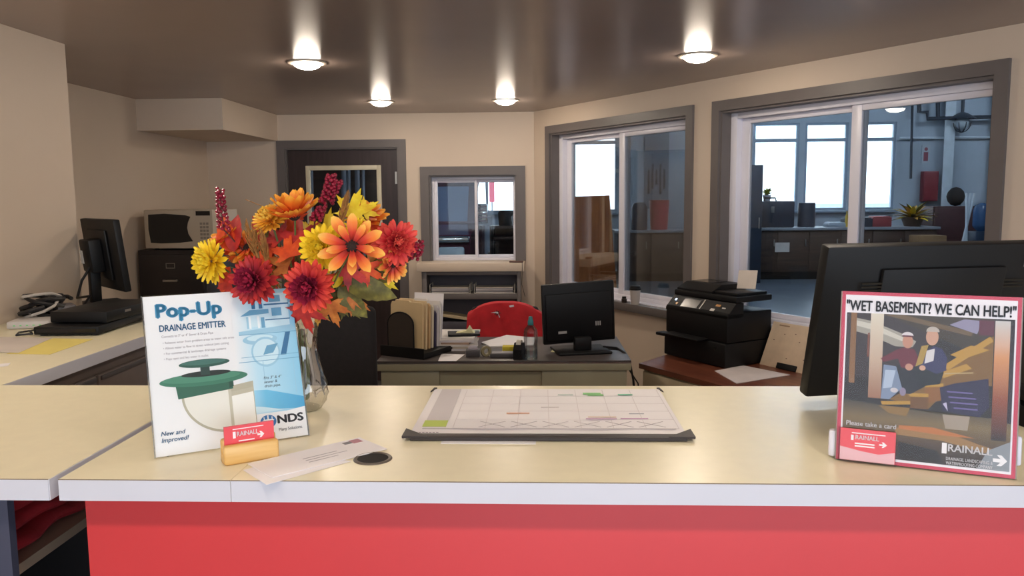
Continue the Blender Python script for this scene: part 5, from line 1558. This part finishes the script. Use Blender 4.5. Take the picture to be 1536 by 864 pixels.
def grass_head(label, pts, rw, seed):
    rnd = random.Random(seed)
    foot = VB + Vector((0.01 * math.cos(seed), 0.01 * math.sin(seed), 0.014))
    t = thing('dried_grass', label, 'dried grass', foot, 0, 'dried grass heads in the vase')
    P = [at(*p[:2], Y=p[2]) for p in pts]
    mouth = MOUTH + Vector((0.008 * math.cos(seed), 0.008 * math.sin(seed), 0.03))
    MB().tube([Vector(), mouth - foot, mouth * 0.4 + P[0] * 0.6 - foot] + [p - foot for p in P], 0.0016, 6).build('stem', M_wheat, t, True)
    ax = (P[-1] - P[0]).normalized()
    b = MB()
    for k in range(70):
        f = rnd.random()
        c = P[0].lerp(P[-1], f)
        a = rnd.random() * 6.28
        side = Vector((math.cos(a), math.sin(a), 0)) * rw * math.sin(math.pi * (0.15 + 0.8 * f))
        b.tube([c - foot, c + side * 0.7 + ax * 0.012 - foot, c + side + ax * 0.03 - foot], 0.0016, 4, 0.0004)
    o = b.build('bristles', M_wheat, t, True)
    o['kind'] = 'stuff'


grass_head('brown dried grass head left of the bouquet middle', [(388, 395, 1.70), (383, 370, 1.70), (376, 348, 1.70)], 0.014, 3)
grass_head('slim brown grass head beside the orange daisy', [(402, 400, 1.705), (398, 380, 1.705), (394, 362, 1.705)], 0.011, 5)
grass_head('tan dried grass head on the big yellow leaves', [(508, 345, 1.70), (513, 325, 1.70), (518, 305, 1.70)], 0.010, 4)
for k, (a, b_, c_) in enumerate((((404, 330, 1.78), (395, 310, 1.78), (368, 299, 1.78)), ((410, 325, 1.79), (408, 312, 1.79), (404, 304, 1.79)))):
    foot = MOUTH + Vector((0.005 * k, 0.004, 0))
    o = MB().tube([foot, at(*a[:2], Y=a[2]), at(*b_[:2], Y=b_[2]), at(*c_[:2], Y=c_[2])], 0.0009, 5).build('grass_wisp', M_wheat, None, True)
    tag(o, ['long curved grass wisp reaching left over the bouquet', 'short upright grass wisp beside the golden mum'][k], 'grass wisp')

# ============================================================ BEYOND THE WINDOWS
M_bench = wood('bench_brown', '3c2c26', '4d3a30', 0.5, 2, 'X')
M_benchtop = mat('bench_top', '8a8f98', 0.35, var=0.1)


def workbench(label, x0, x1, y0, y1, zt, n):
    t = thing('workbench', label, 'workbench', ((x0 + x1) / 2, y0, 0))
    hw = (x1 - x0) / 2
    bx('bench_top', M_benchtop, t, -hw, hw, 0, y1 - y0, zt - 0.05, zt, 0.005)
    bx('body', M_bench, t, -hw + 0.05, hw - 0.05, 0.05, y1 - y0 - 0.02, 0.1, zt - 0.05)
    bx('kick_base', M_dark, t, -hw + 0.08, hw - 0.08, 0.12, y1 - y0 - 0.05, -0.05, 0.1)
    wdt = (2 * hw - 0.12) / n
    for k in range(n):
        a = -hw + 0.06 + k * wdt
        d = bx('door', M_bench, t, a + 0.01, a + wdt - 0.01, 0.03, 0.05, 0.14, zt - 0.08, 0.005)
        bx('handle', M_metal, d, a + wdt - 0.08, a + wdt - 0.06, 0.01, 0.03, zt - 0.35, zt - 0.22, 0.004)
    return t


workbench('long brown workbench under the three workshop windows', 3.75, 7.4, 15.45, 16.3, 0.94, 6)
workbench('brown workbench against the wall behind the coffee cup', 1.30, 3.22, 15.2, 16.0, 0.92, 3)
o = bx('cardboard_patch', mat('grey_paper', 'd5ccc6'), None, 4.35, 4.62, 15.475, 15.479, 0.48, 0.66)
tag(o, 'pale paper stuck on the long workbench front', 'paper')
zb = 0.94
M_navyp = mat('navy_plastic', '2a3444', 0.45, var=0.1)
t = thing('tool_case', 'dark tool case on the left end of the long workbench', 'tool case', (4.32, 15.6, zb))
bx('body', M_navyp, t, -0.42, 0.42, 0, 0.4, 0.0, 0.5, 0.03)
bx('latch', M_metal, t, -0.03, 0.03, -0.015, 0.0, 0.28, 0.40, 0.004)
MB().tube([(-0.12, 0.2, 0.49), (-0.1, 0.2, 0.56), (0.1, 0.2, 0.56), (0.12, 0.2, 0.49)], 0.015, 8).build('handle', M_dark, t, True)
o = MB().lathe([(0.15, 0), (0.16, 0.01), (0.16, 0.44), (0.155, 0.46), (0.14, 0.465)], 24, capt=True).build('round_bin', M_navyp, None, True, loc=(5.02, 15.8, zb))
tag(o, 'dark round bin on the long workbench beside the tool case', 'bin')
t = thing('potted_plant', 'small yellow green plant on top of the tool case', 'plant', (4.30, 15.95, zb + 0.5))
MB().lathe([(0.06, 0), (0.08, 0.11), (0.085, 0.12)], 20, capt=True).build('pot', M_white, t, True)
pl_ = ovate(0.2, 0.08, leafmat('workshop_leaf', '6a7428', 'b8b850', '929838'))
for k in range(14):
    o = bpy.data.objects.new('leaf', pl_)
    COL.objects.link(o)
    o.parent = t
    o.matrix_local = Matrix.Translation((0, 0, 0.11)) @ Matrix.Rotation(k * 2.4, 4, 'Z') @ Matrix.Rotation(R(20 + (k * 37) % 55), 4, 'X') @ Matrix.Scale(0.8 + 0.05 * (k % 5), 4)
for k, (x, wd, h, c, lab) in enumerate(((5.55, 0.35, 0.07, '9aa4b0', 'flat pale parts tray on the long workbench'), (5.95, 0.5, 0.16, '2c3440', 'dark machine block on the long workbench behind the window post'), (6.38, 0.35, 0.18, '8a3a3e', 'reddish box on the long workbench'))):
    t = thing('bench_box', lab, 'box', (x, 15.75, zb))
    bx('body', mat('bench_' + c, c, 0.5), t, -wd / 2, wd / 2, -0.15, 0.15, 0, h, 0.01)
    bx('lid', mat('bench_lid_' + c, c, 0.4), t, -wd / 2 + 0.02, wd / 2 - 0.02, -0.13, 0.13, h, h + 0.02, 0.005)
o = MB().lathe([(0.03, 0), (0.03, 0.2), (0.012, 0.25), (0.012, 0.3)], 16, capt=True).build('yellow_bottle', mat('bottle_yellow', 'c8a43a', 0.4), None, True, loc=(5.72, 15.62, zb + 0.0005))
tag(o, 'tall yellow bottle on the long workbench', 'bottle')
t = thing('dried_plant', 'bushy dried plant arrangement at the right end of the long workbench', 'plant', (7.0, 15.75, zb))
MB().lathe([(0.14, 0), (0.2, 0.16), (0.21, 0.18)], 20, capt=True).build('basket', M_bench, t, True)
for q, mm in enumerate(('M_ly', 'M_lg', 'M_lb')):
    lm = ovate(0.42, 0.09, globals()[mm])
    for k in range(14):
        o = bpy.data.objects.new('leaf', lm)
        COL.objects.link(o)
        o.parent = t
        o.matrix_local = Matrix.Translation((0, 0, 0.15)) @ Matrix.Rotation(k * 2.4 + q, 4, 'Z') @ Matrix.Rotation(R(5 + (k * 31 + q * 17) % 60), 4, 'X') @ Matrix.Scale(0.8 + 0.08 * (k % 5), 4)
t = thing('storage_cabinet', 'dark red brown storage cabinet right of the workshop windows', 'cabinet', (8.2, 15.9, -0.05))
M_rb = mat('red_brown_steel', '4a2c2c', 0.5, var=0.1)
bx('body', M_rb, t, -0.75, 0.95, 0, 0.6, 0.08, 1.36, 0.01)
bx('kick_base', M_dark, t, -0.7, 0.9, 0.03, 0.55, 0, 0.08)
for a in (-0.73, 0.11):
    bx('door', M_rb, t, a, a + 0.82, -0.02, 0.0, 0.1, 1.33, 0.006)
o = bx('carton', mat('tan_carton', '8a6a48', 0.7), None, 6.75, 7.25, 14.9, 15.3, -0.0499, 0.80, 0.01)
tag(o, 'tan carton standing before the storage cabinet', 'carton')
t = thing('fire_extinguisher', 'red fire extinguisher cabinet on the workshop wall', 'extinguisher', (7.82, 16.99, 1.35))
bx('box', mat('fire_red', '70222c', 0.45), t, -0.15, 0.15, -0.16, 0.0, 0.05, 0.66, 0.01)
bx('door', mat('fire_red2', '7c2a34', 0.4), t, -0.135, 0.135, -0.175, -0.16, 0.07, 0.64, 0.005)
t = thing('wall_sign', 'small white sign with red figure above the fire extinguisher', 'sign', (7.76, 16.995, 2.18))
bx('plate', mat('faded_plate', 'a8b0b8', 0.5), t, -0.08, 0.08, -0.01, 0, 0, 0.36)
bx('red_symbol', pm('8a4a56'), t, -0.045, 0.045, -0.012, -0.01, 0.04, 0.22)
MB().cyl((0, -0.012, 0.28), (0, -0.01, 0.28), 0.035, n=16).build('red_symbol', pm('8a4a56'), t)
t = thing('wall_column', 'pale steel column on the workshop far wall', 'column', (8.12, 16.99, -0.05))
bx('flange', mat('pale_steel', 'c2ccd4', 0.5), t, -0.1, 0.1, -0.2, -0.18, 0, 4.64)
bx('web', MATS['pale_steel'], t, -0.01, 0.01, -0.18, 0.0, 0, 4.64)
t = thing('wall_column', 'pale steel column at the right edge of the workshop view', 'column', (9.15, 16.99, -0.05))
bx('flange', MATS['pale_steel'], t, -0.16, 0.16, -0.2, -0.18, 0, 4.64)
bx('web', MATS['pale_steel'], t, -0.01, 0.01, -0.18, 0.0, 0, 4.64)
M_pipe2 = mat('dark_pipe', '2c3440', 0.45)
for lab, pts, r_ in (('dark stepped pipe under the workshop ceiling', [(1378, 140), (1379, 168), (1391, 168), (1391, 178), (1500, 175)], 0.04), ('dark pipe branch going up from the stepped pipe', [(1407, 177), (1407, 120)], 0.04), ('thin grey conduit down the workshop wall', [(1369, 140), (1366, 268)], 0.025)):
    pp = []
    for x, y in pts:
        pp.append(at(x, y, Y=16.8))
    o = MB().tube(pp, r_, 8).build('wall_pipe', M_pipe2, None, True)
    tag(o, lab, 'pipe')
wpos = at(1443, 184, Y=16.75)
t = thing('wall_lamp', 'caged round lamp below the dark pipe', 'lamp', wpos)
MB().sphere((0, 0, 0), 0.13, 2, (1, 1, 1.1)).build('globe', mat('lamp_glass', 'b8c4cc', 0.3), t, True)
MB().lathe([(0.0, 0.22), (0.1, 0.18), (0.24, 0.09), (0.25, 0.07)], 24, capb=False).build('shade', M_pipe2, t, True)
for k in range(4):
    a = R(45 * k)
    MB().tube([(0.17 * math.cos(a) * math.cos(R(g)), 0.17 * math.sin(a) * math.cos(R(g)), 0.19 * math.sin(R(g))) for g in range(-180, 1, 20)], 0.008, 6).build('cage_wire', M_pipe2, t, True)
MB().cyl((0, 0, 0.2), (0, 0, 0.45), 0.03, n=10).build('stem', M_pipe2, t, True)
t = thing('leaning_rods', 'bundle of pale rods leaning at the right of the workshop', 'rods', at(1445, 358, Y=14.0))
for k in range(3):
    d_ = at(1462 - 6 * k, 290, Y=14.6) - t.location
    MB().cyl((0.09 * k - 0.1, 0, -0.55), (d_.x, d_.y, d_.z), 0.022, n=10).build('rod', mat('rod_pale', 'b4bcc4', 0.4), t, True)
p_ = at(1437, 305, Y=15.9)
o = MB().sphere((0, 0, 0), 0.17, 2, (1, 0.8, 1.1)).build('black_bundle', M_fab, None, True, loc=(p_.x + 0.05, 16.1, 1.31 + 0.187))
tag(o, 'dark round bundle on the storage cabinet by the rods', 'bundle')
p_ = at(1478, 370, Y=14.2)
t = thing('water_cooler', 'blue water bottle cooler at the right edge of the workshop', 'water cooler', (p_.x, 14.2, -0.05))
bx('cabinet', mat('cooler_navy', '26344a', 0.4), t, -0.17, 0.17, 0, 0.34, 0.0, 0.95, 0.02)
MB().lathe([(0.06, 0.95), (0.13, 1.02), (0.14, 1.05), (0.14, 1.32), (0.11, 1.4), (0.03, 1.44)], 24, (0, 0.17, 0)).build('bottle', mat('cooler_bottle', '3c5a80', 0.2), t, True)
o = MB().box(-0.4, 0.4, -0.5, 0.5, 0, 0.95, 0.02).build('wooden_crate', wood('crate_wood', '7a5232', '96683e', 0.6, 2, 'Z'), None, True, loc=(8.55, 15.0, -0.0499))
tag(o, 'brown wooden crate at the right end of the workshop', 'crate')
# things seen through the left sliding window
M_ply = wood('orange_plywood', 'b05a1c', 'cc7430', 0.35, 2.5, 'Z', 10)
a0, a1 = at(858, 293, Y=8.55), at(916, 292, Y=8.62)
o = MB().prism([(0, 0), (0.52, 0), (0.405, 1.62), (0.0, 1.61)], 0, 0.03, 'xz').build('plywood_board', M_ply, None, loc=(a0.x, 8.42, -0.05), rot=(R(-5), 0, R(4)))
tag(o, 'tall orange brown plywood board standing beyond the sliding window', 'board')
t = thing('saw_horse', 'low wooden stand that props the plywood board', 'stand', (0.55, 8.75, -0.05))
for s_ in (-1, 1):
    MB().tube([(s_ * 0.28, -0.05, 0.75), (s_ * 0.28, 0.35, 0.0)], 0.03, 6).build('leg', M_bench, t)
    MB().tube([(s_ * 0.28, -0.02, 0.75), (s_ * 0.28, -0.12, 0.0)], 0.03, 6).build('leg', M_bench, t)
bx('beam', M_bench, t, -0.32, 0.32, -0.06, 0.0, 0.72, 0.8)
o = MB().lathe([(0.16, 0), (0.19, 0.55), (0.2, 0.56)], 24, capt=True).build('red_bucket', mat('bucket_red', 'a83a48', 0.45), None, True, loc=(2.16, 15.5, 0.9205))
tag(o, 'red bucket on the workbench beyond the left sliding window', 'bucket')
o = MB().lathe([(0.15, 0), (0.15, 0.42), (0.11, 0.5), (0.05, 0.52)], 20, capt=True).build('dark_canister', M_navyp, None, True, loc=(1.78, 15.45, 0.9205))
tag(o, 'dark canister left of the red bucket', 'canister')
t = thing('tool_board', 'narrow wall panel with hung tools above the red bucket', 'tool board', (2.3, 16.99, 1.3))
bx('panel', mat('panel_grey', '6a7684', 0.6), t, -0.25, 0.25, -0.03, 0.0, 0.0, 1.9)
for k in range(5):
    bx('tool', M_navyp, t, -0.18 + 0.08 * k, -0.14 + 0.08 * k, -0.06, -0.03, 0.3 + 0.1 * (k % 3), 0.8 + 0.12 * (k % 2), 0.004)
# small building outside, far beyond the workshop windows
t = thing('snowy_house', 'pale grey building outside the rightmost workshop window', 'building', (16.2, 42, -1.0))
bx('wall', mat('house_grey', '9aa8b4', 0.7), t, -2.2, 2.2, 0, 4, 0, 2.1)
MB().prism([(-2.4, 2.1), (2.4, 2.1), (0, 2.9)], -0.2, 4.2, 'xz').build('roof', mat('snow', 'e8eef2', 0.8), t)
for xx in (-1.3, 0.5):
    w2 = bx('window', mat('house_window', '5a6a78', 0.2), t, xx, xx + 0.8, -0.03, 0, 0.8, 1.6)
    bx('window_bar', M_white, w2, xx + 0.38, xx + 0.42, -0.04, -0.03, 0.8, 1.6)

# vehicle in the workshop seen through the small back window
M_car = mat('maroon_car_paint', '4a2430', 0.2, var=0.05, coat=0.6)
M_chrome = mat('chrome', 'd8dce0', 0.08, 1.0, var=0.02)
M_cglass = mat('car_glass', '6a7890', 0.08, var=0.05)
tk = thing('pickup_truck', 'maroon pickup truck with chrome grille seen through the small window', 'truck', (-1.78, 10.0, -0.05), R(0))
body = [(-0.05, 0.45), (-0.05, 1.02), (0.08, 1.14), (0.95, 1.26), (1.25, 1.75), (1.45, 1.84), (2.6, 1.84), (2.8, 1.30), (4.2, 1.28), (4.2, 0.45)]
MB().prism(body, -0.85, 0.85, 'yz').build('body', M_car, tk)
MB().prism([(0.98, 1.27), (1.27, 1.74), (1.255, 1.76), (0.965, 1.285)], -0.72, 0.72, 'yz').build('windshield', M_cglass, tk)
gr_ = bx('grille_frame', M_chrome, tk, -0.42, 0.42, -0.09, -0.05, 0.68, 1.04, 0.02)
for k in range(6):
    bx('grille_slat', M_chrome, gr_, -0.40, 0.40, -0.11, -0.09, 0.71 + 0.055 * k, 0.735 + 0.055 * k, 0.004)
for s_ in (-0.62, 0.62):
    MB().box(s_ - 0.16, s_ + 0.16, -0.1, -0.05, 0.78, 1.0, 0.03).build('headlight', mat('headlight', 'c8d4dc', 0.1), tk, True)
    for yy in (0.75, 3.3):
        MB().cyl((s_ * 1.2 - 0.12, yy, 0.36), (s_ * 1.2 + 0.12, yy, 0.36), 0.36, n=24).build('wheel', M_dark, tk, True)
bx('hood_glint_strip', M_chrome, tk, -0.84, 0.84, -0.075, 0.02, 1.05, 1.13, 0.02)  # chrome strip standing in for the bright reflection along the hood
mr = MB().box(0.86, 1.0, 0.9, 1.0, 1.25, 1.52, 0.02).build('side_mirror', M_chrome, tk, True)
for k in range(5):
    bx('mirror_rib', M_car, mr, 0.87, 0.99, 0.885, 0.9, 1.28 + 0.048 * k, 1.30 + 0.048 * k)
MB().tube([(0.8, 1.1, 1.3), (0.9, 0.96, 1.36)], 0.02, 8).build('mirror_arm', M_dark, tk, True)
MB().box(-0.86, 0.86, -0.22, -0.05, 0.42, 0.62, 0.04).build('bumper', M_chrome, tk, True)
t = thing('storage_shelf', 'dark shelf with boxes beyond the right pane of the small window', 'shelf', (-0.55, 12.6, -0.05))
for z_ in (0.35, 0.95, 1.12):
    bx('shelf_board', M_bench, t, -0.3, 0.9, 0, 0.5, z_, z_ + 0.04)
bx('back_panel', M_bench, t, -0.3, 0.9, 0.5, 0.52, 0.0, 1.16)
bx('side_panel', M_bench, t, -0.32, -0.3, 0, 0.52, 0.0, 1.16)
for xx in (-0.3, 0.86):
    for yy in (0.0, 0.46):
        bx('post', M_dark, t, xx, xx + 0.04, yy, yy + 0.04, 0, 1.16)
o = bx('grey_carton', mat('carton_grey', '7c7c94', 0.6), None, -0.55, -0.2, 12.65, 13.0, 0.3405, 0.62)
tag(o, 'grey carton on the dark shelf beyond the small window', 'carton')
o = MB().lathe([(0.12, 0), (0.13, 0.2), (0.1, 0.24)], 20, capt=True).build('dark_pail', M_dark, None, True, loc=(-0.62, 12.85, 1.1105))
tag(o, 'dark pail on the top of the shelf beyond the small window', 'pail')
t = thing('street_sign', 'red and white sign outside the window behind the truck', 'sign', (-1.4, 18.4, 1.3))
bx('panel', pm('c84a58'), t, 0.13, 0.25, 0, 0.03, 0.15, 0.6)
bx('post', M_metal, t, 0.17, 0.21, 0.03, 0.06, -1.4, 0.6)

t = thing('pipe_rack', 'dark rack with upright pale pipes seen through the door glass', 'rack', (-2.1, 8.2, -0.05))
bx('back_panel', M_bench, t, -0.75, 0.62, 0.25, 0.3, 0.0, 2.7)
bx('base', M_dark, t, -0.75, 0.62, 0.0, 0.25, 0.0, 0.12)
for k, x in enumerate((-0.62, -0.34, 0.0, 0.05, 0.14, 0.2, 0.5)):
    MB().cyl((x, 0.12, 0.12), (x + 0.02, 0.2, 2.6), (0.02, 0.015, 0.03, 0.02, 0.028, 0.018, 0.025)[k], n=12).build('pipe', mat('pipe_pale', '8c929e', 0.4), t, True)
t = thing('tall_locker', 'tall dark blue locker left of the workshop windows', 'locker', (3.63, 14.9, -0.05))
bx('body', M_navyp, t, -0.34, 0.31, 0, 0.5, 0.0, 2.15, 0.01)
for a_ in (-0.33, -0.01):
    d = bx('door', M_navyp, t, a_, a_ + 0.31, -0.02, 0.0, 0.08, 2.12, 0.005)
    bx('handle', M_metal, d, a_ + 0.25, a_ + 0.27, -0.045, -0.02, 1.0, 1.2, 0.004)
o = MB().tube([(7.2, 16.95, 2.68), (12.9, 16.95, 2.68)], 0.03, 8).build('wall_conduit', mat('pale_steel', 'c2ccd4'), None, True)
tag(o, 'pale straight conduit across the workshop far wall', 'pipe')
